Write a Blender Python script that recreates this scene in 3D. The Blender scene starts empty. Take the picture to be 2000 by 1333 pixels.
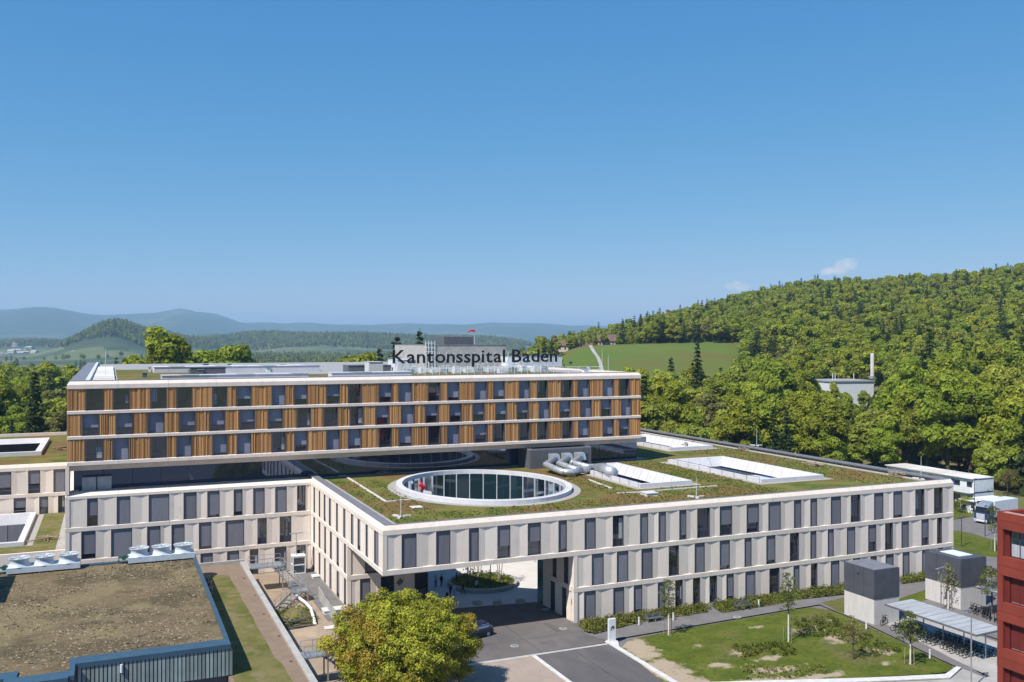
import bpy, bmesh, math, random
import numpy as np
from mathutils import Vector, Matrix
random.seed(7); rng = np.random.default_rng(7)
S = bpy.context.scene
COL = S.collection
# ------------------------------------------------------------------ camera
F, YAW, CX, CY, CZ, HV = 1798.711, 0.412, -26.748, -95.727, 31.175, 666.5
cam = bpy.data.cameras.new('camera'); camo = bpy.data.objects.new('camera', cam); COL.objects.link(camo)
camo.location = (CX, CY, CZ); camo.rotation_euler = (math.pi/2, 0, -YAW)
cam.sensor_width = 36; cam.lens = F/2000*36; cam.clip_start = 0.5; cam.clip_end = 60000
S.camera = camo
# ------------------------------------------------------------------ sky and sun
SUN = Vector((-0.685, -0.30, 1.0)).normalized()
elev = math.asin(SUN.z); azim = math.atan2(SUN.x, SUN.y)
EXPO, SKYS = 0.55, 0.0695
W = bpy.data.worlds.new('World'); S.world = W; W.use_nodes = True
wn, wl = W.node_tree.nodes, W.node_tree.links
bg = wn['Background']
sky = wn.new('ShaderNodeTexSky'); sky.sky_type = 'NISHITA'; sky.sun_disc = False
sky.sun_elevation = elev; sky.sun_rotation = azim
sky.altitude = 400; sky.air_density = 0.6; sky.dust_density = 0.0; sky.ozone_density = 6.0
bg.inputs['Strength'].default_value = SKYS
# three small cumulus puffs low over the wooded ridge, placed by compass direction on the sky
tc = wn.new('ShaderNodeTexCoord')
def wmath(op, a, b=None, clamp=False):
    n = wn.new('ShaderNodeMath'); n.operation = op; n.use_clamp = clamp
    for i, v in enumerate((a, b)):
        if v is None: continue
        if isinstance(v, (int, float)): n.inputs[i].default_value = v
        else: wl.new(v, n.inputs[i])
    return n.outputs[0]
cn = wn.new('ShaderNodeTexNoise'); cn.inputs['Scale'].default_value = 90; cn.inputs['Detail'].default_value = 7; cn.inputs['Roughness'].default_value = .62
wl.new(tc.outputs['Generated'], cn.inputs['Vector'])
mask = None
def wdir(u, v):
    d = Vector((math.sin(YAW), math.cos(YAW), 0)) + Vector((math.cos(YAW), -math.sin(YAW), 0))*(u-1000)/F + Vector((0, 0, 1))*(HV-v)/F
    return d.normalized()
for (u, v, rx, rz) in ((1654, 519, 24, 13), (1630, 530, 28, 8), (1878, 533, 15, 9), (1440, 560, 26, 10)):
    dd = wdir(u, v); right = Vector((dd.y, -dd.x, 0)).normalized(); upv = right.cross(dd)
    def dot(vec):
        n = wn.new('ShaderNodeVectorMath'); n.operation = 'DOT_PRODUCT'
        wl.new(tc.outputs['Generated'], n.inputs[0]); n.inputs[1].default_value = vec; return n.outputs['Value']
    a = wmath('POWER', wmath('ABSOLUTE', wmath('MULTIPLY', dot(right), F/rx)), 2.0)
    b = wmath('POWER', wmath('ABSOLUTE', wmath('MULTIPLY', dot(upv), F/rz)), 2.0)
    e = wmath('SUBTRACT', 1.0, wmath('ADD', a, b))
    e = wmath('ADD', e, wmath('MULTIPLY', wmath('SUBTRACT', cn.outputs['Fac'], 0.5), 3.4))
    front = wmath('GREATER_THAN', dot(dd), 0.5)
    e = wmath('MULTIPLY', wmath('MULTIPLY', e, 0.75, True), front, True)
    mask = e if mask is None else wmath('MAXIMUM', mask, e)
# the camera's colour response to the blue of a clear sky: one curve per channel over the whole sky
sep = wn.new('ShaderNodeSeparateColor'); wl.new(sky.outputs[0], sep.inputs[0]); comb = wn.new('ShaderNodeCombineColor'); FK = SKYS*2**EXPO
for ch, (gk, gg) in enumerate(((1.80, 1.26), (.915, .62), (.87, .30))):
    wl.new(wmath('MULTIPLY', wmath('POWER', wmath('MULTIPLY', sep.outputs[ch], FK), gg), gk/FK), comb.inputs[ch])
mixc = wn.new('ShaderNodeMix'); mixc.data_type = 'RGBA'
wl.new(wmath('MULTIPLY', mask, 0.95), mixc.inputs['Factor']); wl.new(comb.outputs[0], mixc.inputs['A'])
mixc.inputs['B'].default_value = (8.6, 8.3, 8.2, 1)
wl.new(mixc.outputs['Result'], bg.inputs['Color'])
sl = bpy.data.lights.new('sun', 'SUN'); sl.energy = 4.5; sl.angle = math.radians(0.5); sl.color = (1.0, .95, .88)
so = bpy.data.objects.new('sun', sl); COL.objects.link(so); so.rotation_euler = SUN.to_track_quat('Z', 'Y').to_euler(); so.location = (-60, -60, 120)
S.view_settings.view_transform = 'Standard'; S.view_settings.look = 'None'; S.view_settings.exposure = EXPO; S.view_settings.gamma = 1
S.render.engine = 'CYCLES'
S.cycles.max_bounces = 6; S.cycles.diffuse_bounces = 3; S.cycles.glossy_bounces = 3; S.cycles.transmission_bounces = 3; S.cycles.volume_bounces = 0; S.cycles.transparent_max_bounces = 6
S.cycles.use_denoising = True
S.cycles.caustics_reflective = False; S.cycles.caustics_refractive = False
# ------------------------------------------------------------------ photograph pixel -> point in the place
def ray(u, v):
    k = (u-1000)/F
    return np.array([math.sin(YAW)+math.cos(YAW)*k, math.cos(YAW)-math.sin(YAW)*k, (HV-v)/F])
CAM = np.array([CX, CY, CZ])
def atz(u, v, z): r = ray(u, v); return CAM+r*(z-CZ)/r[2]
def atd(u, v, d): return CAM+ray(u, v)*d
def xat(u, y): r = ray(u, 0); return CX+r[0]*(y-CY)/r[1]     # x of a point seen at column u on the plane y
def yat(u, x): r = ray(u, 0); return CY+r[1]*(x-CX)/r[0]
# ------------------------------------------------------------------ materials
def mat(name, c1, c2=None, scale=1.0, detail=6, ramp=(.38, .62), rough=.85, bump=0, bscale=None, metal=0, spec=.25, c3=None, scale3=.1, ramp3=(.45, .6),
        attr=0, attrmix=None, orand=0, transl=0, stretch=None, c4=None, scale4=8., ramp4=(.6, .66), clear=0, soil=None):
    m = bpy.data.materials.new(name); m.use_nodes = True
    N, L = m.node_tree.nodes, m.node_tree.links; b = N['Principled BSDF']
    geo = N.new('ShaderNodeNewGeometry'); pos = geo.outputs['Position']
    if stretch:
        mp = N.new('ShaderNodeMapping'); mp.inputs['Scale'].default_value = stretch; L.new(pos, mp.inputs['Vector']); pos = mp.outputs[0]
    def noise(sc, det, rg):
        n = N.new('ShaderNodeTexNoise'); n.inputs['Scale'].default_value = sc; n.inputs['Detail'].default_value = det; n.inputs['Roughness'].default_value = .6
        L.new(pos, n.inputs['Vector'])
        r = N.new('ShaderNodeMapRange'); r.inputs[1].default_value = rg[0]; r.inputs[2].default_value = rg[1]; r.clamp = True
        L.new(n.outputs['Fac'], r.inputs[0]); return r.outputs[0]
    def mix(f, a, c, mode='MIX'):
        n = N.new('ShaderNodeMix'); n.data_type = 'RGBA'; n.blend_type = mode
        if isinstance(f, float): n.inputs['Factor'].default_value = f
        else: L.new(f, n.inputs['Factor'])
        for key, v in (('A', a), ('B', c)):
            if isinstance(v, tuple): n.inputs[key].default_value = (*v[:3], 1)
            else: L.new(v, n.inputs[key])
        return n.outputs['Result']
    col = tuple(c1)
    if c2: col = mix(noise(scale, detail, ramp), col, tuple(c2))
    if c3: col = mix(noise(scale3, 4, ramp3), col, tuple(c3))
    if c4: col = mix(noise(scale4, 3, ramp4), col, tuple(c4))
    if soil:   # bare earth worn into the surface at given spots: (x, y, rx, ry, strength)
        acc = None
        nz = N.new('ShaderNodeTexNoise'); nz.inputs['Scale'].default_value = .55; nz.inputs['Detail'].default_value = 8; nz.inputs['Roughness'].default_value = .68; L.new(geo.outputs['Position'], nz.inputs['Vector'])
        for (sx_, sy_, rx_, ry_, k_) in soil[1]:
            mp = N.new('ShaderNodeMapping'); mp.vector_type = 'POINT'; mp.inputs['Location'].default_value = (-sx_/rx_, -sy_/ry_, 0); mp.inputs['Scale'].default_value = (1/rx_, 1/ry_, 0); L.new(geo.outputs['Position'], mp.inputs['Vector'])
            ln = N.new('ShaderNodeVectorMath'); ln.operation = 'LENGTH'; L.new(mp.outputs[0], ln.inputs[0])
            sb = N.new('ShaderNodeMath'); sb.operation = 'SUBTRACT'; sb.inputs[0].default_value = k_; L.new(ln.outputs['Value'], sb.inputs[1])
            if acc is None: acc = sb.outputs[0]
            else: mx_ = N.new('ShaderNodeMath'); mx_.operation = 'MAXIMUM'; L.new(acc, mx_.inputs[0]); L.new(sb.outputs[0], mx_.inputs[1]); acc = mx_.outputs[0]
        ad = N.new('ShaderNodeMath'); ad.operation = 'MULTIPLY_ADD'; ad.inputs[1].default_value = 3.2; L.new(nz.outputs['Fac'], ad.inputs[0]); L.new(acc, ad.inputs[2])
        r_ = N.new('ShaderNodeMapRange'); r_.inputs[1].default_value = 1.75; r_.inputs[2].default_value = 2.15; L.new(ad.outputs[0], r_.inputs[0]); col = mix(r_.outputs[0], col, tuple(soil[0]))
    if attr or attrmix:
        at = N.new('ShaderNodeAttribute'); at.attribute_name = 'v'
        if attrmix: col = mix(at.outputs['Fac'], col, tuple(attrmix))
        if attr:
            mr = N.new('ShaderNodeMapRange'); mr.inputs[3].default_value = 1-attr; mr.inputs[4].default_value = 1+attr; L.new(at.outputs['Fac'], mr.inputs[0])
            col = mix(1.0, col, mr.outputs[0], 'MULTIPLY')
    if orand:
        oi = N.new('ShaderNodeObjectInfo'); hs = N.new('ShaderNodeHueSaturation')
        mr = N.new('ShaderNodeMapRange'); mr.inputs[3].default_value = 1-orand; mr.inputs[4].default_value = 1+orand; L.new(oi.outputs['Random'], mr.inputs[0]); L.new(mr.outputs[0], hs.inputs['Value'])
        m2 = N.new('ShaderNodeMath'); m2.operation = 'MULTIPLY'; m2.inputs[1].default_value = 7.31; L.new(oi.outputs['Random'], m2.inputs[0])
        fr = N.new('ShaderNodeMath'); fr.operation = 'FRACT'; L.new(m2.outputs[0], fr.inputs[0])
        mh = N.new('ShaderNodeMapRange'); mh.inputs[3].default_value = .5-.024; mh.inputs[4].default_value = .5+.010; L.new(fr.outputs[0], mh.inputs[0]); L.new(mh.outputs[0], hs.inputs['Hue'])
        L.new(col, hs.inputs['Color']) if not isinstance(col, tuple) else setattr(hs.inputs['Color'], 'default_value', (*col, 1)); col = hs.outputs[0]
    if isinstance(col, tuple): b.inputs['Base Color'].default_value = (*col, 1)
    else: L.new(col, b.inputs['Base Color'])
    b.inputs['Roughness'].default_value = rough; b.inputs['Metallic'].default_value = metal; b.inputs['Specular IOR Level'].default_value = spec
    if clear: b.inputs['Coat Weight'].default_value = clear
    if bump:
        n = N.new('ShaderNodeTexNoise'); n.inputs['Scale'].default_value = bscale or scale*2; n.inputs['Detail'].default_value = 5; L.new(pos, n.inputs['Vector'])
        bp = N.new('ShaderNodeBump'); bp.inputs['Strength'].default_value = bump; bp.inputs['Distance'].default_value = .1; L.new(n.outputs['Fac'], bp.inputs['Height']); L.new(bp.outputs[0], b.inputs['Normal'])
    if transl:
        t = N.new('ShaderNodeBsdfTranslucent'); ms = N.new('ShaderNodeMixShader'); ms.inputs[0].default_value = transl
        if isinstance(col, tuple): t.inputs[0].default_value = (*col, 1)
        else: L.new(col, t.inputs[0])
        L.new(b.outputs[0], ms.inputs[1]); L.new(t.outputs[0], ms.inputs[2]); L.new(ms.outputs[0], N['Material Output'].inputs[0])
    return m
M = {}
M['concrete'] = mat('precast_concrete', (.765, .665, .575), (.715, .62, .535), .9, rough=.8, bump=.06, bscale=14, c3=(.79, .69, .60), scale3=.12, stretch=(1, 1, .3), c4=(.66, .58, .525), scale4=2.2, ramp4=(.56, .76), attr=.045)
M['band'] = mat('band_concrete', (.78, .68, .59), (.725, .63, .545), .7, rough=.8, bump=.05, bscale=10, c4=(.60, .53, .475), scale4=1.3, ramp4=(.56, .78), attr=.03)
M['towerband'] = mat('tower_band_concrete', (.76, .655, .58), (.71, .605, .535), .7, rough=.8, bump=.04, bscale=10, c4=(.60, .52, .46), scale4=1.3, ramp4=(.56, .78))
M['plinth'] = mat('plinth_concrete', (.42, .40, .37), (.34, .33, .31), 1.2, rough=.9, bump=.1, bscale=9)
M['dark'] = mat('anthracite_metal', (.035, .035, .05), (.045, .045, .06), 3, rough=.45, spec=.4)
M['reveal'] = mat('window_reveal', (.075, .072, .09), (.06, .06, .075), 3, rough=.5, spec=.4)
M['coping'] = mat('coping_metal', (.16, .16, .18), (.20, .20, .22), 1.5, rough=.5, spec=.4)
M['blind'] = mat('blind_fabric', (.205, .202, .228), (.172, .169, .194), 2.2, rough=.95, bump=.2, bscale=2.5, stretch=(6, 6, .3), orand=.14)
M['blind2'] = mat('tower_blind_fabric', (.27, .265, .33), (.23, .225, .28), 2.2, rough=.95, bump=.1, bscale=2.5, stretch=(6, 6, .3), orand=.12)
M['wood'] = mat('larch_slats', (.385, .175, .062), (.475, .24, .095), 1.5, rough=.8, bump=.2, bscale=12, stretch=(5, 5, .25), attr=.26, attrmix=(.53, .285, .115))
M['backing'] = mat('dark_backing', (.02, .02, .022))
def glass(name, tint, f0=.08, rough=.02, wob=.0, gc=(.86, .93, 1)):
    m = bpy.data.materials.new(name); m.use_nodes = True; N, L = m.node_tree.nodes, m.node_tree.links
    b = N['Principled BSDF']; b.inputs['Base Color'].default_value = (*tint, 1); b.inputs['Roughness'].default_value = .25; b.inputs['Specular IOR Level'].default_value = .3
    g = N.new('ShaderNodeBsdfGlossy'); g.inputs['Roughness'].default_value = rough; g.inputs[0].default_value = (*gc, 1)
    fr = N.new('ShaderNodeFresnel'); fr.inputs[0].default_value = 1.5
    mr = N.new('ShaderNodeMapRange'); mr.inputs[3].default_value = f0; mr.inputs[4].default_value = 1.0; L.new(fr.outputs[0], mr.inputs[0])
    ms = N.new('ShaderNodeMixShader'); L.new(mr.outputs[0], ms.inputs[0]); L.new(b.outputs[0], ms.inputs[1]); L.new(g.outputs[0], ms.inputs[2]); L.new(ms.outputs[0], N['Material Output'].inputs[0])
    if wob:
        n = N.new('ShaderNodeTexNoise'); n.inputs['Scale'].default_value = .35; n.inputs['Detail'].default_value = 1
        bp = N.new('ShaderNodeBump'); bp.inputs['Strength'].default_value = wob; bp.inputs['Distance'].default_value = .05
        ge = N.new('ShaderNodeNewGeometry'); L.new(ge.outputs['Position'], n.inputs['Vector']); L.new(n.outputs['Fac'], bp.inputs['Height']); L.new(bp.outputs[0], g.inputs['Normal'])
    return m
M['pane'] = glass('window_glass', (.010, .012, .022), .10, .03, .05)
M['bigglass'] = glass('ribbon_glass', (.016, .026, .060), .09, .02, .02, (.50, .66, 1.0))
M['courtglass'] = glass('courtyard_glass', (.010, .028, .036), .10, .04, .05)
M['tealglass'] = glass('teal_glass', (.03, .12, .10), .12, .05)
M['curtain'] = mat('white_curtain', (.42, .44, .47), (.3, .31, .34), 3, stretch=(6, 6, .2))
M['white'] = mat('white_membrane', (.60, .59, .61), (.54, .53, .555), .5, rough=.7, c4=(.46, .45, .45), scale4=1.4, ramp4=(.58, .75))
M['whitemetal'] = mat('white_painted_metal', (.70, .72, .74), (.62, .64, .67), 1.5, rough=.4, spec=.4)
M['steel'] = mat('galvanised_steel', (.42, .45, .48), (.34, .37, .40), 3, rough=.42, metal=.6, spec=.5)
M['duct'] = mat('silver_duct', (.55, .57, .60), (.47, .49, .52), 2, rough=.42, metal=.55, spec=.4)
M['greybox'] = mat('grey_cladding', (.115, .12, .135), (.095, .10, .115), 1.2, rough=.55, spec=.4, stretch=(3, 3, .4))
M['anthr'] = mat('anthracite_panels', (.065, .068, .085), (.08, .083, .10), .8, rough=.5, spec=.4)
M['sedum'] = mat('sedum_roof', (.068, .098, .008), (.155, .138, .032), .26, 10, (.42, .56), rough=1, bump=1.0, bscale=4, c3=(.150, .090, .030), scale3=.10, ramp3=(.50, .57), c4=(.165, .15, .05), scale4=1.6, ramp4=(.54, .70))
M['dryroof'] = mat('dry_sedum_roof', (.185, .146, .074), (.090, .070, .036), .17, 9, (.44, .56), rough=1, bump=.9, bscale=5, c3=(.150, .110, .060), scale3=.12, ramp3=(.5, .62), c4=(.24, .185, .12), scale4=2.6, ramp4=(.585, .65))
M['stripveg'] = mat('strip_vegetation', (.150, .132, .045), (.092, .10, .018), .35, 8, (.42, .60), rough=1, bump=.8, bscale=6, c3=(.18, .15, .07), scale3=.6, ramp3=(.5, .65))
M['stripclay'] = mat('strip_substrate', (.235, .172, .125), (.20, .145, .105), .9, 8, rough=1, bump=.4, bscale=7)
M['gravel'] = mat('roof_gravel', (.40, .37, .34), (.30, .28, .255), 3, 8, rough=1, bump=.6, bscale=9)
M['gravelgrey'] = mat('grey_gravel', (.34, .34, .34), (.26, .26, .26), 3, 8, rough=1, bump=.6, bscale=9)
M['asphalt'] = mat('asphalt', (.122, .108, .102), (.15, .133, .126), .25, 7, rough=.9, c3=(.105, .098, .10), scale3=.12, ramp3=(.48, .62), bump=.1, bscale=20)
M['asphaltnew'] = mat('fresh_asphalt', (.095, .087, .087), (.125, .115, .113), .22, 6, (.42, .66), rough=.85, bump=.1, bscale=20, stretch=(1.6, .5, 1))
M['path'] = mat('path_asphalt', (.175, .163, .158), (.145, .136, .133), .5, 7, rough=.9, bump=.1, bscale=15)
M['plaza'] = mat('plaza_paving', (.60, .57, .53), (.54, .51, .47), .4, 6, rough=.8)
M['sand'] = mat('compacted_sand', (.37, .285, .205), (.315, .24, .175), .5, 8, rough=1, c3=(.27, .205, .145), scale3=.15, bump=.3, bscale=6)
M['beige'] = mat('beige_paving', (.34, .275, .225), (.305, .245, .20), .8, 8, rough=1, bump=.2, bscale=9)
M['kerb'] = mat('pale_kerb_stone', (.62, .60, .58), (.52, .50, .48), 1.5, rough=.8)
def _px(u, v):
    k = (u-1000)/F; r = (math.sin(YAW)+math.cos(YAW)*k, math.cos(YAW)-math.sin(YAW)*k, (HV-v)/F); t = (-1.8-CZ)/r[2]; return CX+r[0]*t, CY+r[1]*t
SOIL = [(*_px(1575, 1232), 4.0, 1.6, .75), (*_px(1640, 1248), 3.5, 2.4, .8), (*_px(1715, 1272), 3.0, 2.0, .8), (*_px(1440, 1276), 1.6, 1.8, .8), (*_px(1520, 1310), 5.0, 1.6, .85), (*_px(1400, 1300), 3.5, 1.6, .7), (*_px(1360, 1262), 3.0, 1.2, .45), (*_px(1480, 1225), 4.0, 1.2, .45), (*_px(1500, 1285), 3.0, 1.5, .65), (*_px(1740, 1295), 4.0, 1.0, .5), (*_px(1250, 1270), 2.0, 3.6, 1.15), (*_px(1232, 1258), 2.2, 1.8, 1.1), (*_px(1300, 1305), 2.4, 3.6, 1.15), (*_px(1335, 1335), 2.6, 3.0, 1.2), (*_px(1450, 1336), 6.0, 1.1, 1.2), (*_px(1600, 1322), 6, 1.0, .9), (*_px(1625, 1212), 1.5, .8, .6)]
M['lawn'] = mat('lawn_grass', (.066, .092, .006), (.105, .118, .012), .45, 9, (.4, .6), rough=1, bump=.9, bscale=7, c3=(.125, .112, .034), scale3=.11, ramp3=(.53, .64), c4=(.042, .068, .005), scale4=2.4, ramp4=(.52, .68), soil=((.36, .285, .20), SOIL))
M['meadow'] = mat('meadow_grass', (.085, .130, .016), (.108, .138, .022), .02, 6, rough=1, c3=(.115, .11, .022), scale3=.012, ramp3=(.5, .62), stretch=(1, 1, 3))
M['ground'] = mat('ground_soil', (.11, .12, .04), (.16, .135, .07), .05, 8, rough=1, c3=(.08, .11, .03), scale3=.006)
M['bark'] = mat('bark', (.085, .062, .045), (.13, .10, .075), 4, rough=1, bump=.4, bscale=12)
M['palebark'] = mat('pale_bark', (.42, .38, .32), (.28, .25, .21), 4, rough=1)
M['wrap'] = mat('white_trunk_wrap', (.70, .67, .62), (.60, .57, .52), 4, rough=1)
def leafmat(name, a, b, orand=.15, attr=.26, transl=.40): return mat(name, a, None, rough=.65, spec=.15, attr=attr, attrmix=b, orand=orand, transl=transl)
M['leaf'] = leafmat('broadleaf_foliage', (.160, .215, .020), (.315, .365, .040))
M['leafpale'] = leafmat('pale_broadleaf_foliage', (.20, .245, .030), (.33, .37, .06))
M['leafbrown'] = leafmat('budding_foliage', (.165, .165, .045), (.25, .24, .07))
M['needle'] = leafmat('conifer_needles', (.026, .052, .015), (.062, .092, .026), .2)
M['maple'] = leafmat('maple_foliage', (.225, .24, .022), (.43, .425, .050), .0, .3, .3)
M['maplered'] = leafmat('maple_bronze_foliage', (.28, .20, .025), (.42, .33, .05), .0, .25, .3)
M['shrub'] = leafmat('shrub_foliage', (.085, .115, .018), (.20, .21, .045), .15)
M['youngleaf'] = leafmat('young_tree_foliage', (.07, .10, .014), (.17, .19, .035), .1)
M['hill'] = mat('far_wooded_hill', (.030, .050, .020), (.055, .075, .028), .012, 9, rough=1, c3=(.10, .115, .045), scale3=.0016, ramp3=(.54, .60), bump=1.0, bscale=.03)
M['field'] = mat('valley_fields', (.10, .125, .045), (.16, .155, .075), .0022, 6, rough=1, c3=(.05, .075, .03), scale3=.0035, ramp3=(.46, .54), c4=(.33, .31, .28), scale4=.02, ramp4=(.66, .7))
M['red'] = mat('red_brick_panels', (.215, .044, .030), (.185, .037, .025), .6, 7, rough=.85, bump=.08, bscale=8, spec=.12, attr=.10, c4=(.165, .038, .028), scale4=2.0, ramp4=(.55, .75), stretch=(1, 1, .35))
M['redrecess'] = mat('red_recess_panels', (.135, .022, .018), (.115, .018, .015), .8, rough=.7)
M['redroof'] = mat('red_roof_gravel', (.42, .25, .22), (.36, .21, .19), 1.2, rough=1)
M['blue'] = mat('blue_metal_flashing', (.038, .082, .125), (.045, .095, .145), .8, rough=.5, spec=.3)
M['slat'] = mat('grey_green_cladding', (.21, .26, .26), (.25, .30, .295), 1.0, rough=.6, attr=.25)
M['fan'] = mat('pale_fan_housing', (.52, .58, .64), (.45, .51, .57), 1.5, rough=.5, spec=.4)
M['green'] = mat('dark_green_metal', (.03, .10, .085))
M['logo'] = mat('green_emblem', (.05, .13, .05))
M['black'] = mat('black_plastic', (.012, .012, .014), rough=.5)
M['tyre'] = mat('tyre_rubber', (.02, .02, .022), rough=.8)
M['carpaint'] = mat('dark_blue_paint', (.012, .015, .035), rough=.35, spec=.4, clear=.15)
M['truckblue'] = mat('truck_blue_paint', (.03, .055, .16), rough=.35, clear=.4)
M['orange'] = mat('orange_plastic', (.5, .17, .04))
M['redflag'] = mat('red_fabric', (.62, .02, .035))
M['timber'] = mat('weathered_timber', (.34, .27, .19), (.25, .19, .13), 4)
M['roofwhite'] = mat('container_roof', (.55, .50, .46), (.66, .65, .62), .12, 3, (.45, .55))
M['roofbrown'] = mat('brown_tiled_roof', (.16, .10, .075), (.12, .075, .055), .5)
M['housewall'] = mat('rendered_house_wall', (.45, .41, .35))
M['rust'] = mat('red_machinery_paint', (.38, .035, .035), (.22, .03, .03), .4)
M['drain'] = mat('brown_drain_cap', (.11, .055, .04))
M['shroof'] = mat('translucent_roof_sheet', (.40, .41, .42), (.30, .31, .325), .8, rough=.6, spec=.3, stretch=(.4, 2.5, 1))
M['concroad'] = mat('concrete_road', (.40, .38, .355), (.345, .33, .305), .5, 7, rough=.9, c3=(.30, .285, .265), scale3=.2)
M['sedumtuft'] = leafmat('sedum_cushions', (.115, .14, .022), (.25, .235, .06), .1, .3, .2)
M['skin'] = mat('skin', (.42, .24, .17))
# ------------------------------------------------------------------ mesh helpers
def tag(o, label=None, cat=None, group=None, kind=None):
    if label: o['label'] = label
    if cat: o['category'] = cat
    if group: o['group'] = group
    if kind: o['kind'] = kind
    return o
def empty(name, loc, label, cat, group=None, rz=0):
    o = bpy.data.objects.new(name, None); COL.objects.link(o); o.location = loc; o.rotation_euler = (0, 0, rz); o.empty_display_size = .5
    return tag(o, label, cat, group)
def origin(p):
    v = Vector((0, 0, 0))
    while p is not None: v += Vector(p.location); p = p.parent
    return v
class MB:
    def __init__(s): s.v = []; s.f = []; s.a = []
    def quad(s, *pts, a=.5):
        i = len(s.v); s.v += [tuple(p) for p in pts]; s.f.append(tuple(range(i, i+len(pts)))); s.a.append(a)
    def hexa(s, p, a=.5):   # 8 corners: bottom ring 0-3, top ring 4-7
        i = len(s.v); s.v += [tuple(q) for q in p]
        for f in ((0, 3, 2, 1), (4, 5, 6, 7), (0, 1, 5, 4), (1, 2, 6, 5), (2, 3, 7, 6), (3, 0, 4, 7)):
            s.f.append(tuple(i+k for k in f)); s.a.append(a)
    def box(s, x0, x1, y0, y1, z0, z1, a=.5):
        s.hexa([(x0, y0, z0), (x1, y0, z0), (x1, y1, z0), (x0, y1, z0), (x0, y0, z1), (x1, y0, z1), (x1, y1, z1), (x0, y1, z1)], a)
    def prism(s, poly, z0, z1, a=.5):
        n = len(poly); i = len(s.v); s.v += [(p[0], p[1], z0) for p in poly]+[(p[0], p[1], z1) for p in poly]
        s.f.append(tuple(reversed(range(i, i+n)))); s.f.append(tuple(range(i+n, i+2*n))); s.a += [a, a]
        for k in range(n):
            l = (k+1) % n; s.f.append((i+k, i+l, i+n+l, i+n+k)); s.a.append(a)
    def tube(s, pts, r, n=6, a=.5, cap=True):
        pts = [Vector(p) for p in pts]; rs = r if isinstance(r, (list, tuple)) else [r]*len(pts); base = len(s.v)
        for k, p in enumerate(pts):
            d = (pts[min(k+1, len(pts)-1)]-pts[max(k-1, 0)])
            d = d.normalized() if d.length > 1e-9 else Vector((0, 0, 1))
            ref = Vector((0, 0, 1)) if abs(d.z) < .9 else Vector((1, 0, 0))
            x = d.cross(ref).normalized(); y = d.cross(x)
            for j in range(n):
                t = 2*math.pi*j/n; s.v.append(tuple(p+(x*math.cos(t)+y*math.sin(t))*rs[k]))
        for k in range(len(pts)-1):
            for j in range(n):
                s.f.append((base+k*n+j, base+k*n+(j+1) % n, base+(k+1)*n+(j+1) % n, base+(k+1)*n+j)); s.a.append(a)
        if cap:
            s.f.append(tuple(base+j for j in reversed(range(n)))); s.a.append(a)
            e = base+(len(pts)-1)*n; s.f.append(tuple(e+j for j in range(n))); s.a.append(a)
    def lathe(s, prof, n=16, c=(0, 0, 0), a=.5):   # (r,z) profile about a vertical axis
        base = len(s.v); m = len(prof)
        for r, z in prof:
            for j in range(n):
                t = 2*math.pi*j/n; s.v.append((c[0]+r*math.cos(t), c[1]+r*math.sin(t), c[2]+z))
        for k in range(m-1):
            for j in range(n):
                s.f.append((base+k*n+j, base+k*n+(j+1) % n, base+(k+1)*n+(j+1) % n, base+(k+1)*n+j)); s.a.append(a)
    def build(s, name, m, parent=None, smooth=False, kind=None):
        me = bpy.data.meshes.new(name); off = origin(parent)
        me.from_pydata([(x-off.x, y-off.y, z-off.z) for x, y, z in s.v], [], s.f)
        at = me.attributes.new('v', 'FLOAT', 'FACE'); at.data.foreach_set('value', s.a)
        me.materials.append(M[m]); me.update()
        if smooth: me.polygons.foreach_set('use_smooth', [True]*len(me.polygons))
        o = bpy.data.objects.new(name, me); COL.objects.link(o)
        if parent: o.parent = parent
        if kind: o['kind'] = kind
        return o
def dup(o, parent=None):
    c = o.copy(); COL.objects.link(c); c.parent = parent
    for ch in list(o.children): dup(ch, c)
    return c
def place(root, loc, rz=0, label=None, group=None, sc=None):
    r = dup(root); r.location = loc; r.rotation_euler = (0, 0, rz)
    if sc: r.scale = (sc,)*3 if isinstance(sc, (int, float)) else sc
    return tag(r, label, None, group)
def fill(name, outer, holes, z, m, parent=None, kind=None):   # flat sheet with holes
    bm = bmesh.new(); off = origin(parent)
    for loop in [outer]+holes:
        vs = [bm.verts.new((p[0]-off.x, p[1]-off.y, z-off.z)) for p in loop]
        for i in range(len(vs)): bm.edges.new((vs[i], vs[(i+1) % len(vs)]))
    bmesh.ops.triangle_fill(bm, use_beauty=True, use_dissolve=False, edges=bm.edges[:], normal=(0, 0, 1))
    for f in bm.faces:
        if f.normal.z < 0: f.normal_flip()
    me = bpy.data.meshes.new(name); bm.to_mesh(me); bm.free(); me.materials.append(M[m])
    o = bpy.data.objects.new(name, me); COL.objects.link(o)
    if parent: o.parent = parent
    if kind: o['kind'] = kind
    return o
rect = lambda x0, x1, y0, y1: [(x0, y0), (x1, y0), (x1, y1), (x0, y1)]
def pxpoly(pts, z): return [tuple(atz(u, v, z)[:2]) for u, v in pts]
def sheet(name, poly, z, m, kind='structure', parent=None):
    return fill(name, poly, [], z, m, parent, kind)
def smoothpoly(poly, it=2):
    for _ in range(it):
        q = []
        for i in range(len(poly)):
            a, b = poly[i], poly[(i+1) % len(poly)]
            q += [(a[0]*.75+b[0]*.25, a[1]*.75+b[1]*.25), (a[0]*.25+b[0]*.75, a[1]*.25+b[1]*.75)]
        poly = q
    return poly
G = -1.8
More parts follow.
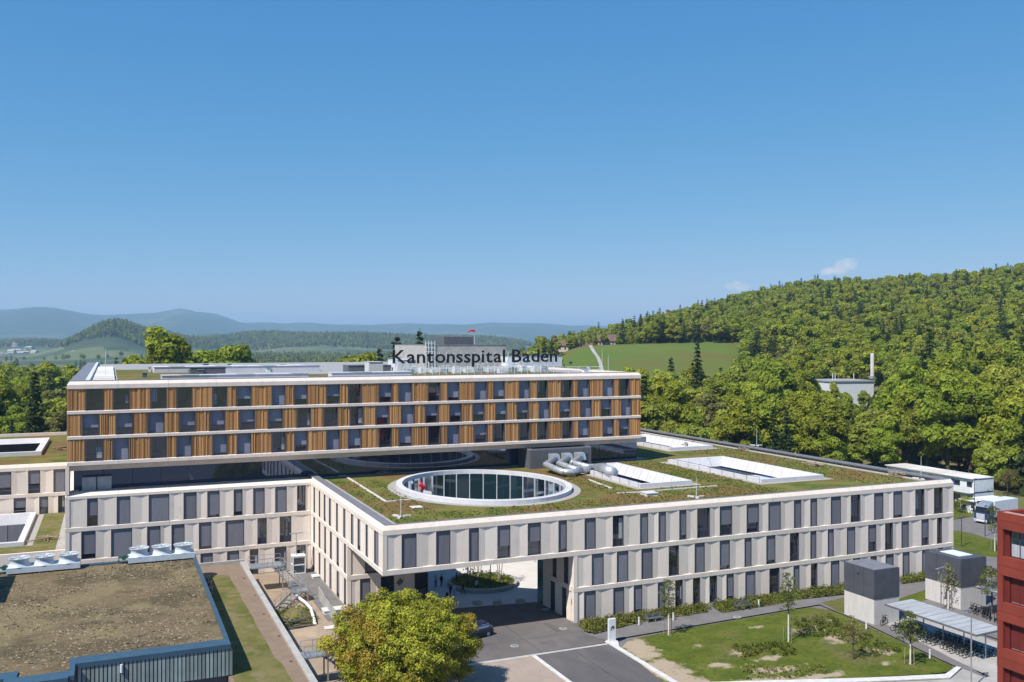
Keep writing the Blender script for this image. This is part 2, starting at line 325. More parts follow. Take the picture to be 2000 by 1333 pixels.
# ================================================================== TERRAIN
RIDGE = ([-900, 200, 850, 960, 1090, 1200, 1280, 1400, 1500, 1600, 1700, 1800, 1900, 2000, 2300, 3000], [700, 700, 692, 676, 644, 632, 610, 583, 565, 548, 548, 546, 543, 533, 520, 510])
def uD(x, y):
    dx, dy = x-CX, y-CY; f = dx*math.sin(YAW)+dy*math.cos(YAW); r = dx*math.cos(YAW)-dy*math.sin(YAW)
    return f, r
def sst(a, b, x): t = min(1, max(0, (x-a)/(b-a))); return t*t*(3-2*t)
def hnoise(x, y, s):
    return math.sin(x/s*1.3+1.7)*math.cos(y/s*1.1+.4)+.5*math.sin(x/s*2.9-y/s*1.7)+.35*math.cos(y/s*4.1+x/s*2.3)
def tz(x, y):
    f, r = uD(x, y); D = math.hypot(f, r)
    if f > 1: u = 1000+F*r/f
    else: u = 3000 if r > 0 else -900
    u = min(3000, max(-900, u)); z = -1.95
    if D < 175: return z
    if f <= 0: return z-14*sst(175, 1500, D)
    t = min(1, (D-175)/60)
    # wooded hill to the right
    Dr = 820 if u < 1250 else 820+180*sst(1250, 1500, u)
    vv = float(np.interp(u, *RIDGE)); zt = CZ+Dr*(HV-vv)/F-19
    if u > 900:
        w = sst(900, 1150, u)
        if D < Dr: hill = (zt+2)*(.35*((D-190)/(Dr-190))+.65*sst(215, Dr, D)) if D > 190 else 0
        else: hill = (zt+2)-(zt+35)*sst(Dr, Dr+900, D)
        # meadow shelf
        if u < 1500 and 330 < D < 620:
            k = sst(330, 420, D)*(1-sst(540, 620, D))*(1-sst(1420, 1500, u)); zm = 13+(D-380)/180*17; hill = hill*(1-k)+(zm+2)*k
        z += w*hill*t
    z += t*hnoise(x, y, 70)*1.2*sst(240, 400, D)
    # valley floor sinks away, then the wooded hills of the middle distance
    if u <= 1150:
        k = 1-sst(900, 1150, u); z += k*(-12*sst(300, 1500, D))
    def bumpf(uc, su, Dc, sD, h): return h*math.exp(-((u-uc)/su)**2-((D-Dc)/sD)**2)
    if D > 1200:
        z += bumpf(228, 78, 3200, 520, 96)+bumpf(140, 60, 2900, 300, 26)+bumpf(330, 70, 3600, 500, 38)+bumpf(60, 120, 4600, 600, 45)
        z += bumpf(520, 170, 4300, 700, 62)+bumpf(690, 160, 3900, 600, 46)+bumpf(900, 170, 4600, 700, 62)+bumpf(420, 120, 5600, 600, 90)
        z += hnoise(x, y, 330)*10*sst(1800, 3200, D)
    if D > 6000:
        far = float(np.interp(u, [-900, -200, 0, 60, 110, 170, 215, 300, 350, 420, 470, 560, 700, 900, 1080, 1400, 3000], [640, 622, 618, 609, 610, 620, 622, 618, 609, 620, 637, 640, 637, 634, 636, 640, 640]))
        zf = CZ+13500*(HV-far)/F
        z += (zf+30)*sst(6800, 13500, D)*(1-.25*sst(13500, 20000, D))+hnoise(x, y, 900)*22*sst(6800, 10500, D)
    return z
az = list(np.linspace(-1.02, .93, 331)); az += list(np.linspace(.93, 2*math.pi-1.02, 40))[1:-1]
rad = [0, 60, 120, 170]+list(np.geomspace(185, 1400, 46))+list(np.geomspace(1480, 22000, 64))
vs, fs, mi = [], [], []
for r in rad:
    for a in az:
        x = CX+r*math.sin(a+YAW); y = CY+r*math.cos(a+YAW); vs.append((x, y, tz(x, y)))
na = len(az)
for i in range(len(rad)-1):
    for j in range(na):
        k = (j+1) % na; fs.append((i*na+j, i*na+k, (i+1)*na+k, (i+1)*na+j))
        rm = (rad[i]+rad[i+1])/2; zc = vs[i*na+j][2]; u = 1000+F*math.tan(az[j]) if abs(az[j]) < 1.4 else 3000
        if rm < 150: m_ = 4
        elif rm < 1300: m_ = 0
        elif rm > 5200 or zc > 6: m_ = 1
        else: m_ = 2
        if 330 < rm < 640 and 1050 < u < 1470: m_ = 3
        mi.append(m_)
me = bpy.data.meshes.new('ground'); me.from_pydata(vs, [], fs)
for k in ('ground', 'hill', 'field', 'meadow', 'path'): me.materials.append(M[k])
me.polygons.foreach_set('material_index', mi); me.polygons.foreach_set('use_smooth', [True]*len(fs)); me.update()
tag(bpy.data.objects.new('ground', me), kind='structure'); COL.objects.link(bpy.data.objects['ground'])
# ------------------------------------------------------------------ paved and planted ground near the hospital
sheet('sandy_yard', [(-10, -40), (3, -40), (3, 9.5), (-.1, 16), (-.1, 38.2), (-10, 38.2)], G-.01, 'sand')
sheet('beige_yard', [(3, -60), (13.8, -60), (13.8, -8.1), (3, -8.1)], G, 'beige')
sheet('forecourt_road', [(3, -7.8), (23.0, -7.6)]+pxpoly([(1183, 1252), (1142, 1236), (1133, 1224), (1124, 1215)], G)+[(22.95, 0), (22.95, 9.6), (10.4, 11.5), (10.4, 10), (3, 10)], G+.004, 'asphalt')
sheet('driveway_road', [(14.25, -60), (22.5, -60), (22.9, -8.0), (14.1, -8.2)], G+.004, 'asphaltnew')
for k, (x0, x1, y0, y1) in enumerate(((15.2, 15.24, -7.8, 9), (8.5, 22.9, 3.9, 3.94), (18.6, 18.64, -40, -8.3), (4, 22.9, -3.02, -2.98))):
    mb = MB(); mb.box(x0, x1, y0, y1, G, G+.0075); mb.build('asphalt_seam_road', 'black', kind='structure')
for k, (x0, x1, y0, y1) in enumerate(((16.2, 18.0, -5.6, -4.4), (19.6, 20.5, -2.2, 1.4), (15.0, 16.4, -16, -13.2))): sheet('asphalt_patch_road', rect(x0, x1, y0, y1), G+.0085+.001*k, 'asphaltnew')
mb = MB(); mb.box(3, 22.9, -7.98, -7.84, G, G+.03); mb.box(3, 22.9, -8.2, -8.06, G, G+.03); mb.build('drain_kerb', 'kerb', kind='structure')
mb = MB(); mb.box(3, 22.9, -8.06, -7.98, G-.02, G+.012); mb.build('drain_slot_kerb', 'black', kind='structure')
mb = MB(); mb.box(13.75, 14.2, -60, -8.25, G, G+.05); mb.build('driveway_kerb', 'kerb', kind='structure')
mb = MB(); mb.prism([(22.95, -7.4), (24.0, -7.0), (24.3, -7.9), (23.5, -9.6), (23.45, -60), (22.85, -60), (22.95, -8.6)], G, G+.12); mb.build('white_kerb', 'kerb', kind='structure')
sheet('plaza_paving', [(10.4, 11.5), (22.95, 9.6), (36, 9.6), (36, 48), (4, 48), (4, 16), (10.4, 16)], G+.004, 'plaza')
sheet('building_path', [(-3.2, 12.2), (.2, 12.2), (.2, 16), (-.05, 16), (-.05, 38.2), (-3.0, 38.2)], G+.008, 'path')
pathpoly = pxpoly([(1142, 1238), (1160, 1240), (1250, 1217), (1385, 1196), (1364, 1181), (1376, 1178), (1412, 1198), (1500, 1184), (1560, 1172), (1648, 1163), (1700, 1150), (1812, 1135), (1870, 1125), (1875, 1145), (1760, 1172), (1735, 1176), (1640, 1172), (1608, 1180), (1522, 1194), (1310, 1230), (1204, 1248), (1186, 1252)], G)
sheet('footpath', pathpoly, G+.010, 'path')
sheet('shelter_footpath', pxpoly([(1600, 1181), (1640, 1171), (1735, 1222), (1905, 1310), (1925, 1323), (1870, 1303), (1840, 1290), (1690, 1218)], G), G+.014, 'path')
sheet('shelter_apron', pxpoly([(1720, 1218), (1790, 1200), (2080, 1300), (1990, 1345), (1905, 1309)], G), G+.010, 'concroad')
sheet('kiosk_court', pxpoly([(1735, 1176), (1870, 1128), (2100, 1150), (2150, 1290), (1990, 1262), (1770, 1190)], G), G+.004, 'path')
lawnpoly = smoothpoly(pxpoly([(1200, 1256), (1310, 1233), (1522, 1197), (1602, 1183), (1690, 1221), (1840, 1293), (1866, 1303), (1845, 1316), (1700, 1322), (1560, 1345), (1318, 1352), (1255, 1300)], G), 1)
sheet('lawn', lawnpoly, G+.006, 'lawn')
sheet('side_lawn', pxpoly([(1605, 1178), (1650, 1167), (1652, 1200), (1640, 1196)], G), G+.018, 'lawn')
sheet('kiosk_lawn', pxpoly([(1735, 1177), (1815, 1150), (1815, 1170), (1770, 1185)], G), G+.014, 'lawn')
mb = MB(); kp = pxpoly([(1345, 1336), (1700, 1326), (1846, 1319), (1868, 1304), (1878, 1306), (1856, 1326), (1700, 1333), (1345, 1344)], G); mb.prism(kp, G, G+.12); mb.build('lawn_kerb', 'kerb', kind='structure')
sheet('access_road', pxpoly([(1300, 1352), (1856, 1327), (1880, 1306), (1925, 1324), (2000, 1300), (2400, 1420), (1500, 1520)], G), G+.008, 'concroad')
sheet('side_road', [(88, -30), (140, -30), (150, 40), (110, 40), (100, 14), (88, 4)], G-.02, 'path')
sheet('verge_lawn', pxpoly([(1862, 1036), (1900, 1042), (1960, 1062), (2040, 1080), (2040, 1095), (1945, 1088), (1862, 1082)], G), G+.004, 'lawn')
sheet('far_verge_lawn', pxpoly([(1862, 985), (1900, 985), (1908, 1008), (1862, 1016)], G), G+.004, 'lawn')
# ================================================================== HOSPITAL
H = 4.3; ZB3 = 10.345; ZS3 = ZB3-H; ZS2 = ZB3-2*H; Z0 = -1.85
L_, D_, YP = 84.24, 38.324, 16.1
ROOF = 10.78
hosp = empty('hospital_building', (0, 0, G), 'long pale concrete hospital with timber-clad upper block and green roof', 'hospital')
class Fr:
    def __init__(s, O, e, n): s.O = O; s.e = e; s.n = n
    def p(s, a, d, z): return (s.O[0]+s.e[0]*a-s.n[0]*d, s.O[1]+s.e[1]*a-s.n[1]*d, z)
def fbox(mb, fr, s0, s1, d0, d1, z0, z1, a=.5):
    mb.hexa([fr.p(s0, d0, z0), fr.p(s1, d0, z0), fr.p(s1, d1, z0), fr.p(s0, d1, z0), fr.p(s0, d0, z1), fr.p(s1, d0, z1), fr.p(s1, d1, z1), fr.p(s0, d1, z1)], a)
def band(fr, s0, s1, prof, m, name='concrete_band', m0=0, m1=0):   # prof: (depth, z) polygon; m0/m1 mitre
    n = len(prof); q = max(1, round(abs(s1-s0)/6.4))
    for i in range(q):   # precast lengths with an open joint between them
        a, b = s0+(s1-s0)*i/q, s0+(s1-s0)*(i+1)/q; ma = m0 if i == 0 else 0; mb_ = m1 if i == q-1 else 0; ga = 0 if i == 0 else .011; gb = 0 if i == q-1 else .011
        mb = MB(); A = [fr.p(a+ga+ma*d, d, z) for d, z in prof]; B = [fr.p(b-gb-mb_*d, d, z) for d, z in prof]; v = random.random()
        for k in range(n):
            l = (k+1) % n; mb.quad(A[k], A[l], B[l], B[k], a=v)
        if not ma: mb.quad(*A, a=v)
        if not mb_: mb.quad(*reversed(B), a=v)
        mb.build(name, m, hosp)
def folded(fr, s0, s1, z0, z1, name='facade_panel'):
    w = s1-s0
    if w < .05: return
    mb = MB(); f = s0+w*random.choice((.35, .42, .55, .62)) if w > .7 else None
    ss = [(s0+.012, .02), (f, .10+.03*random.random()), (s1-.012, .02)] if f else [(s0+.012, .03), (s1-.012, .03)]
    B = .5; tone = random.random()
    for (a, da), (b, db) in zip(ss[:-1], ss[1:]):
        mb.hexa([fr.p(a, da, z0), fr.p(b, db, z0), fr.p(b, B, z0), fr.p(a, B, z0), fr.p(a, da, z1), fr.p(b, db, z1), fr.p(b, B, z1), fr.p(a, B, z1)], tone)
    mb.build(name, 'concrete', hosp)
def window(fr, s0, s1, z0, z1, typ, dep=.17, blindm='blind', kind='window'):
    w, h = s1-s0, z1-z0; t = .055; P = dep+.10
    mb = MB()
    fbox(mb, fr, s0, s0+t, .03, P+.05, z0, z1); fbox(mb, fr, s1-t, s1, .03, P+.05, z0, z1)
    fbox(mb, fr, s0+t, s1-t, .03, P+.05, z1-t, z1); fbox(mb, fr, s0+t, s1-t, .05, P+.05, z0, z0+t)
    fbox(mb, fr, s0+t, s1-t, P+.01, P+.05, z0+.82, z0+.87)
    if typ in 'cx' and w > 1.0: q = s0+w*random.choice((.3, .68)); fbox(mb, fr, q-.03, q+.03, P+.01, P+.05, z0+.87, z1-t)
    wo = mb.build(kind, 'reveal', hosp)
    mb = MB(); mb.quad(fr.p(s0+t, P+.03, z0+t), fr.p(s1-t, P+.03, z0+t), fr.p(s1-t, P+.03, z1-t), fr.p(s0+t, P+.03, z1-t)); mb.build('pane', 'pane', wo)
    if typ in 'fh':
        zb = z0+.08 if typ == 'f' else z0+h*random.uniform(.30, .46)
        if typ == 'f' and random.random() < .2: zb = z0+h*random.uniform(.1, .2)
        mb = MB(); n = 1 if typ == 'h' else 3
        for k in range(n):   # fabric hangs with a slight belly
            a, b = s0+t+.02+(w-2*t-.04)*k/n, s0+t+.02+(w-2*t-.04)*(k+1)/n
            d1, d2 = dep+random.uniform(-.015, .015), dep+random.uniform(-.015, .015)
            if k == 0: d1 = dep
            if k > 0: d1 = prev
            prev = d2
            mb.hexa([fr.p(a, d1, zb), fr.p(b, d2, zb), fr.p(b, d2+.012, zb), fr.p(a, d1+.012, zb), fr.p(a, dep, z1-.06), fr.p(b, dep, z1-.06), fr.p(b, dep+.012, z1-.06), fr.p(a, dep+.012, z1-.06)])
        fbox(mb, fr, s0+t+.02, s1-t-.02, dep-.02, dep+.03, zb-.05, zb)
        mb.build('blind', blindm, wo)
    elif typ == 'c':
        if dep < .3:
            mb = MB(); fbox(mb, fr, s0+t, s1-t, P-.02, P+.02, z0+t, z0+.80); mb.build('spandrel', 'dark', wo)
        if random.random() < .5:
            q = s0+t+.03; w2 = (w-2*t)*random.uniform(.12, .42)
            if random.random() < .5: q = s1-t-.03-w2
            mb = MB(); fbox(mb, fr, q, q+w2, P+.015, P+.025, z0+random.choice((.3, .9)), z1-random.uniform(.1, 1.2)); mb.build('curtain', 'curtain', wo)
def row(fr, s0, s1, z0, z1, wins, **k):
    q = s0
    for a, b, t in wins:
        folded(fr, q, a, z0, z1); window(fr, a, b, z0, z1, t, **k); q = b
    folded(fr, q, s1, z0, z1)
def W_front(us, types, y, O):
    return [(xat(a, y)-O, xat(b, y)-O, t) for (a, b), t in zip(us, types)]
front = Fr((0, 0), (1, 0), (0, -1))
R3 = [(784.6, 813.8), (852, 879.8), (916, 935.6), (971.7, 997), (1031, 1056.8), (1091, 1107.5), (1142, 1164), (1197, 1218.4), (1250.4, 1266.4), (1286.4, 1301), (1327, 1341), (1362, 1387), (1406, 1430.5), (1458.5, 1483), (1501, 1525.5), (1551, 1565.5), (1583, 1596.5), (1623, 1643), (1662, 1681), (1707.5, 1726), (1745, 1763), (1788, 1806), (1824.5, 1841.6)]
R2 = [(1156, 1179.6), (1205, 1227.6), (1253, 1275), (1306.4, 1326.4), (1357, 1377), (1406, 1426), (1454.4, 1468.4), (1497, 1515), (1543, 1561), (1583, 1595), (1617, 1629), (1654.4, 1671), (1696, 1712), (1729, 1744.4), (1761, 1775.6), (1800, 1814.4), (1830.4, 1840.4)]
R1 = [(1141, 1164), (1198, 1219.6), (1238, 1255), (1285, 1300), (1319, 1334), (1353.6, 1368), (1386, 1401), (1419, 1433.6), (1456, 1476), (1503, 1523), (1550, 1562), (1584, 1597), (1623, 1640), (1666, 1681), (1700, 1713), (1730, 1746), (1763, 1777), (1801, 1816), (1831, 1843)]
PAR = [(0, ZB3), (0, ZB3+.52), (.28, ZB3+1.0), (.62, ZB3+1.0), (.62, ROOF-.4), (.50, ZB3)]
MID = lambda z: [(0, z), (-.012, z+.52), (.10, z+.60), (.5, z+.60), (.5, z)]
XR = 22.97
band(front, 0, L_, PAR, 'band', 'parapet_band', 1, 1)
band(front, 0, L_, MID(ZS3), 'band', m0=1, m1=1)
band(front, XR, L_, MID(ZS2), 'band', m0=1, m1=1)
row(front, 0, L_, ZS3+.60, ZB3, W_front(R3, 'fffhhffcfffchhffffcffcc', 0, 0))
row(front, XR, L_, ZS2+.60, ZS3, W_front(R2, 'fffcffffcfffhcfhcc'[:17], 0, 0))
row(front, XR, L_, Z0+.25, ZS2, W_front(R1, 'ffffcccffcfcffffffc', 0, 0))
mb = MB(); fbox(mb, front, XR+.02, L_-.02, .06, .5, Z0-.3, Z0+.25); mb.build('plinth', 'plinth', hosp)
left = Fr((0, 0), (0, 1), (-1, 0))
def W_left(us, types, x): return sorted((yat(a, x), yat(b, x), t) if yat(a, x) < yat(b, x) else (yat(b, x), yat(a, x), t) for (a, b), t in zip(us, types))
L3 = [(612, 615), (622.3, 625.2), (632, 635.5), (642, 646.5), (656, 660), (670, 674.5), (685, 690), (698, 703.5), (713.5, 718.5), (730.3, 739)]
L2 = [(611.7, 615.2), (622, 625.6), (633, 636.6), (644, 648.3), (657, 661.8), (671.5, 677.2)]
L1 = [(611, 614.3), (622, 625.7), (632.8, 636), (643, 647.5), (657, 662.5), (671.5, 677)]
band(left, 0, D_, PAR, 'band', 'parapet_band', 1, -1)
band(left, 0, D_, MID(ZS3), 'band', m0=1, m1=-1)
band(left, YP, D_, MID(ZS2), 'band', m0=1, m1=-1)
row(left, 0, D_, ZS3+.60, ZB3, W_left(L3, 'ffffffffff', 0))
row(left, YP, D_, ZS2+.60, ZS3, W_left(L2, 'ffffff', 0))
row(left, YP, D_, Z0+.25, ZS2, W_left(L1, 'ffffff', 0))
mb = MB(); fbox(mb, left, YP+.02, D_, .06, .5, Z0-.3, Z0+.25); mb.build('plinth', 'plinth', hosp)
pf = Fr((0, YP), (1, 0), (0, -1)); XPE = 10.44
band(pf, 0, XPE, MID(ZS2), 'band', m0=1)
row(pf, 0, XPE, ZS2+.60, ZS3, W_front([(713, 752), (790, 806)], 'xx', YP, 0))
row(pf, 0, XPE, Z0+.02, ZS2, W_front([(703.3, 723.5), (744, 770), (810, 836)], 'fxx', YP, 0))
# emblem on the passage wall: two interlocked green bars
mb = MB(); ex = xat(781, YP); ez = .85
for a in (0, 1):
    for (s0, s1, q0, q1) in ((-.42, .42, .08, .26), (-.42, .42, -.26, -.08)):
        c, s = math.cos(math.radians(45)), math.sin(math.radians(45 if not a else -45)); sh = .0
        P4 = [(s0*(.7 if a else 1), q0), (s1*(.7 if a else 1), q0), (s1*(.7 if a else 1), q1), (s0*(.7 if a else 1), q1)]
        mb.quad(*[(ex+x*c-z*s, YP-.012-.006*a, ez+x*s+z*c) for x, z in P4])
mb.build('wall_emblem', 'logo', hosp)
# passage: right-hand flank, soffit
pr = Fr((XR, 0), (0, 1), (-1, 0)); YR = 8.4
band(pr, 0, YR, [(0, ZS2), (0, ZS2+.6), (.5, ZS2+.6), (.5, ZS2)], 'band', m0=1)
row(pr, 0, YR, ZS2+.60, ZS3, W_left([(1101, 1109.8), (1079, 1086.8)], 'xx', XR))
row(pr, 0, YR, Z0, ZS2, W_left([(1097.5, 1106), (1075, 1083.8)], 'xx', XR), kind='door')
mb = MB(); fbox(mb, pr, .55, .63, -.03, .03, .2, .9); mb.build('house_number_plate', 'steel', hosp)
EC, EA, EB = (21.03, 23.7), 11.0, 13.6
def ell(a, b, n=72): return [(EC[0]+a*math.cos(2*math.pi*i/n), EC[1]+b*math.sin(2*math.pi*i/n)) for i in range(n)]
fill('soffit', [(.2, .2), (60, .2), (60, 60), (.2, 60)], [ell(EA, EB)], ZS3+.02, 'concrete', hosp)
mb = MB(); mb.box(XR-.04, XR, YR+.02, YR+1.5, G, ZS3); mb.build('glass_return', 'tealglass', hosp)
# glazed oval courtyard: mullioned panes, one pane each
glassed = []
ng = 34; E0 = ell(EA, EB, ng)
for i in range(ng):
    (x0, y0), (x1, y1) = E0[i], E0[(i+1) % ng]
    low = (y0+y1)/2 < 24 and 9.5 < (x0+x1)/2 < 24.5
    for (zb, zt) in ((ZS3+.35, ZB3+.4), (ZS2+.2, ZS3-.1), (G, ZS2-.1)):
        if low and zb < ZS3: continue
        mb = MB(); mb.quad((x0, y0, zb), (x1, y1, zb), (x1, y1, zt), (x0, y0, zt)); mb.build('courtyard_pane', 'courtglass', hosp)
    mb = MB(); c = ((x0-EC[0])*.995+EC[0], (y0-EC[1])*.995+EC[1])
    mb.box(c[0]-.05, c[0]+.05, c[1]-.05, c[1]+.05, ZS3+.3 if low else G, ZB3+.4); mb.build('mullion', 'whitemetal', hosp)
def ring(name, a0, b0, a1, b1, z0, z1, m, n=72, parent=None):
    mb = MB(); I, O = ell(a0, b0, n), ell(a1, b1, n)
    for k in range(n):
        l = (k+1) % n
        mb.quad((*I[k], z1), (*O[k], z1), (*O[l], z1), (*I[l], z1)); mb.quad((*O[k], z0), (*O[l], z0), (*O[l], z1), (*O[k], z1)); mb.quad((*I[k], z0), (*I[k], z1), (*I[l], z1), (*I[l], z0))
    return mb.build(name, m, parent or hosp)
ring('courtyard_lining', EA-.02, EB-.02, EA+.2, EB+.2, ZB3+.4, ZB3+1.0, 'white')
ring('courtyard_rim', EA+.2, EB+.2, EA+.85, EB+.85, ROOF, ZB3+.96, 'white')
ring('courtyard_band', EA-.06, EB-.06, EA+.2, EB+.2, ZS3-.1, ZS3+.35, 'white')
ring('courtyard_gravel_border', EA+.85, EB+.85, EA+2.0, EB+2.0, ROOF-.1, ROOF+.02, 'gravel')
# west wing under the tower, set back
XW = -32.07
wing = Fr((XW, D_), (1, 0), (0, -1))
ZWT = ZB3+.62
WPAR = [(0, ZB3), (0, ZB3+.36), (.10, ZB3+.44), (1.35, ZB3+.70), (1.55, ZB3+.70), (1.55, ZB3-.1), (.6, ZB3-.1), (.5, ZB3)]
band(wing, 0, -XW, WPAR, 'band', 'parapet_band', 1, -1)
band(wing, 0, -XW, MID(ZS3), 'band', m0=1, m1=-1); band(wing, 0, -XW, MID(ZS2), 'band', m0=1, m1=-1)
W3 = [(170, 191), (228, 254.6), (290.6, 330.6), (358.6, 384), (405, 429), (456.5, 473.7), (494.5, 517), (537.6, 560), (580.4, 597)]
W2 = [(158.7, 186.7), (217, 258), (287.4, 313.4), (335, 360.6), (388.5, 413), (440.5, 477), (503, 521), (546.4, 569)]
W1 = [(184, 204), (391.7, 415.7), (443.7, 467), (487.7, 504.5), (536.4, 559.6), (579.6, 597)]
row(wing, 0, -XW, ZS3+.6, ZB3, W_front(W3, 'hffffffffc'[:8]+'c', D_, XW)); row(wing, 0, -XW, ZS2+.6, ZS3, W_front(W2, 'ffffffcc', D_, XW)); row(wing, 0, -XW, Z0+.05, ZS2, W_front(W1, 'xffccc', D_, XW))
lside = Fr((XW, D_), (0, 1), (-1, 0))
band(lside, 0, 33, WPAR, 'band', 'parapet_band', 1, 0); band(lside, 0, 33, MID(ZS3), 'band', m0=1)
row(lside, 0, 33, ZS3+.6, ZB3, [(4, 5.4, 'f'), (9, 10.5, 'f'), (15, 16.4, 'f'), (22, 23.6, 'h')]); row(lside, 0, 33, 1.5, ZS3, [(3, 4.6, 'f'), (11, 12.3, 'f'), (19, 20.5, 'f')])
# glazed recessed storey below the tower
ZTB = 14.75
TX0, TX1 = -31.88, 55.65
YG = 42.4
XG1 = xat(1243.8, YG)
GL = [(-31.0, -27.3), (-27.3, XG1)]
mb = MB(); mb.quad((-31.2, YG, ZWT-.5), (XG1, YG, ZWT-.5), (XG1, YG, ZTB), (-31.2, YG, ZTB))
tw = list(np.linspace(-31.2, XG1, 25))
for a, b in zip(tw[:-1], tw[1:]):
    mb = MB(); mb.quad((a+.02, YG, ROOF), (b-.02, YG, ROOF), (b-.02, YG, ZTB-.35), (a+.02, YG, ZTB-.35)); mb.build('ribbon_pane', 'bigglass', hosp)
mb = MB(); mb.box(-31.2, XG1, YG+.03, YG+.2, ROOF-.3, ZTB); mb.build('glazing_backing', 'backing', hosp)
mb = MB(); mb.quad((XG1, YG, ROOF), (XG1, YG+60, ROOF), (XG1, YG+60, ZTB), (XG1, YG, ZTB)); mb.build('ribbon_pane', 'bigglass', hosp)
mb = MB(); mb.box(-31.6, XG1+.3, YG-2.6, YG-2.2, ZTB-.85, ZTB-.02); mb.build('recessed_fascia', 'towerband', hosp)
mb = MB(); mb.box(TX0+.4, TX1-.4, D_+.45, D_+40, ZTB-.05, ZTB+.1); mb.build('tower_soffit', 'towerband', hosp)
mb = MB(); mb.hexa([(XW, D_+.02, ZWT-.05), (XW+.45, D_+.02, ZWT-.05), (XW+.45, YG, ZWT-.05), (XW, YG, ZWT-.05), (XW+.15, D_+.02, ZTB), (XW+.45, D_+.02, ZTB), (XW+.45, YG, ZTB), (XW+.15, YG, ZTB)]); mb.build('frame_fin', 'concrete', hosp)
mb = MB(); mb.box(-30.4, 0.4, D_+1.57, YG, ROOF-.2, ZWT-.01); mb.build('terrace_floor', 'band', hosp)
mb = MB()
for u in (160, 188): x = xat(u, 41.2); mb.box(x, x+1.9, 41.2, 42.2, ZWT, ZWT+1.8)
mb.build('service_cabinet', 'steel', hosp)
# tower
TB, TS1, TS2 = 24.86, 21.535, 18.21
tow = Fr((TX0, D_), (1, 0), (0, -1)); TL = TX1-TX0
TT = 25.85
band(tow, 0, TL, [(0, TB), (0, TB+.55), (.3, TT), (.7, TT), (.7, TB-.1), (.5, TB)], 'towerband', 'parapet_band', 1, 1)
for z in (TS1, TS2): band(tow, 0, TL, [(0, z), (-.012, z+.36), (.10, z+.44), (.6, z+.44), (.6, z)], 'towerband', m0=1, m1=1)
band(tow, 0, TL, [(0, ZTB), (0, ZTB+.42), (.10, ZTB+.52), (.6, ZTB+.52), (.6, ZTB)], 'towerband', m0=1, m1=1)
T1 = [(168.4, 200.5), (221.5, 251.5), (295.6, 325), (346, 374.5), (416.5, 443.5), (464, 490.6), (532, 557.5), (576.4, 600.4), (639, 664), (681.4, 705), (741, 765.5), (780.5, 804.5), (837, 860), (875, 897.5), (928.4, 951.5), (964.4, 986), (1015.4, 1035.5), (1050.5, 1070), (1099.4, 1118), (1131, 1151), (1179, 1199), (1210.4, 1229)]
T2 = [(161.5, 193), (228, 259), (289, 320.5), (352, 381.4), (410, 439), (469, 497.5), (525, 552), (581, 607), (633.4, 660), (685, 709.4), (735.5, 759.5), (785, 809), (832, 855.5), (879, 902), (924.5, 946.4), (969, 990), (1011, 1032.5), (1054, 1074), (1094, 1114.4), (1136, 1156), (1174.4, 1194.5), (1215, 1233)]
def woodpanel(fr, s0, s1, z0, z1):
    mb = MB(); q = s0+.02; fbox(mb, fr, s0, s1, .2, .5, z0, z1, .2)
    while q < s1-.04:
        w = min(random.choice((.10, .12, .15, .20)), s1-.01-q); d = random.choice((.06, .08, .12, .15)); fbox(mb, fr, q, q+w-.012, d, .22, z0+.02, z1-.02, random.random()); q += w
    mb.build('wood_slat_panel', 'wood', hosp)
def trow(z0, z1, us, types):
    q = 0
    for a, b, t in W_front(us, types, D_, TX0):
        woodpanel(tow, q, a-.12, z0, z1); window(tow, a, b, z0, z1, t, dep=.45, blindm='blind2')
        mb = MB(); fbox(mb, tow, a-.12, a, .03, .5, z0, z1); mb.build('window_jamb', 'reveal', hosp); q = b
    woodpanel(tow, q, TL, z0, z1)
trow(TS1+.44, TB, T1, 'ccccchfhhchfcffffccffc'); trow(TS2+.44, TS1, T2, 'hhfhhhhccchfhhhhhfhfhf'); trow(ZTB+.52, TS2, T1, 'cfcfffchffcfcfhccccffh'[:22])
YTB = 150
tl = Fr((TX0, D_), (0, 1), (-1, 0))
band(tl, 0, YTB-D_, [(0, TB), (0, TB+.55), (.3, TT), (.7, TT), (.7, TB-.1), (.5, TB)], 'towerband', 'parapet_band', 1, 0)
mb = MB(); fbox(mb, tl, .7, YTB-D_, .1, .5, ZTB, TB); mb.build('tower_flank', 'wood', hosp)
mb = MB(); fbox(mb, Fr((TX1, D_), (0, 1), (1, 0)), .7, YTB-D_, .1, .5, ZTB, TB); mb.build('tower_flank', 'wood', hosp)
tr = Fr((TX1, D_), (0, 1), (1, 0)); band(tr, 0, YTB-D_, [(0, TB), (0, TB+.55), (.3, TT), (.7, TT), (.7, TB-.1), (.5, TB)], 'towerband', 'parapet_band', 1, 0)
mb = MB(); mb.box(TX0+.6, TX1-.6, D_+.6, YTB, TT-.75, TT-.35); mb.build('tower_roof', 'gravelgrey', hosp)
mb = MB(); mb.box(TX0+.3, TX1-.3, D_+.32, D_+1.0, TT+.004, TT+.10); mb.build('coping', 'coping', hosp)
mb = MB(); mb.box(TX0+.32, TX0+2.2, D_+1.02, YTB, TT+.004, TT+.10); mb.build('coping', 'coping', hosp)
mb = MB(); mb.box(TX0+2.2, TX0+2.7, D_+1.02, YTB, TT-.3, TT+.16); mb.build('roof_kerb', 'whitemetal', hosp)
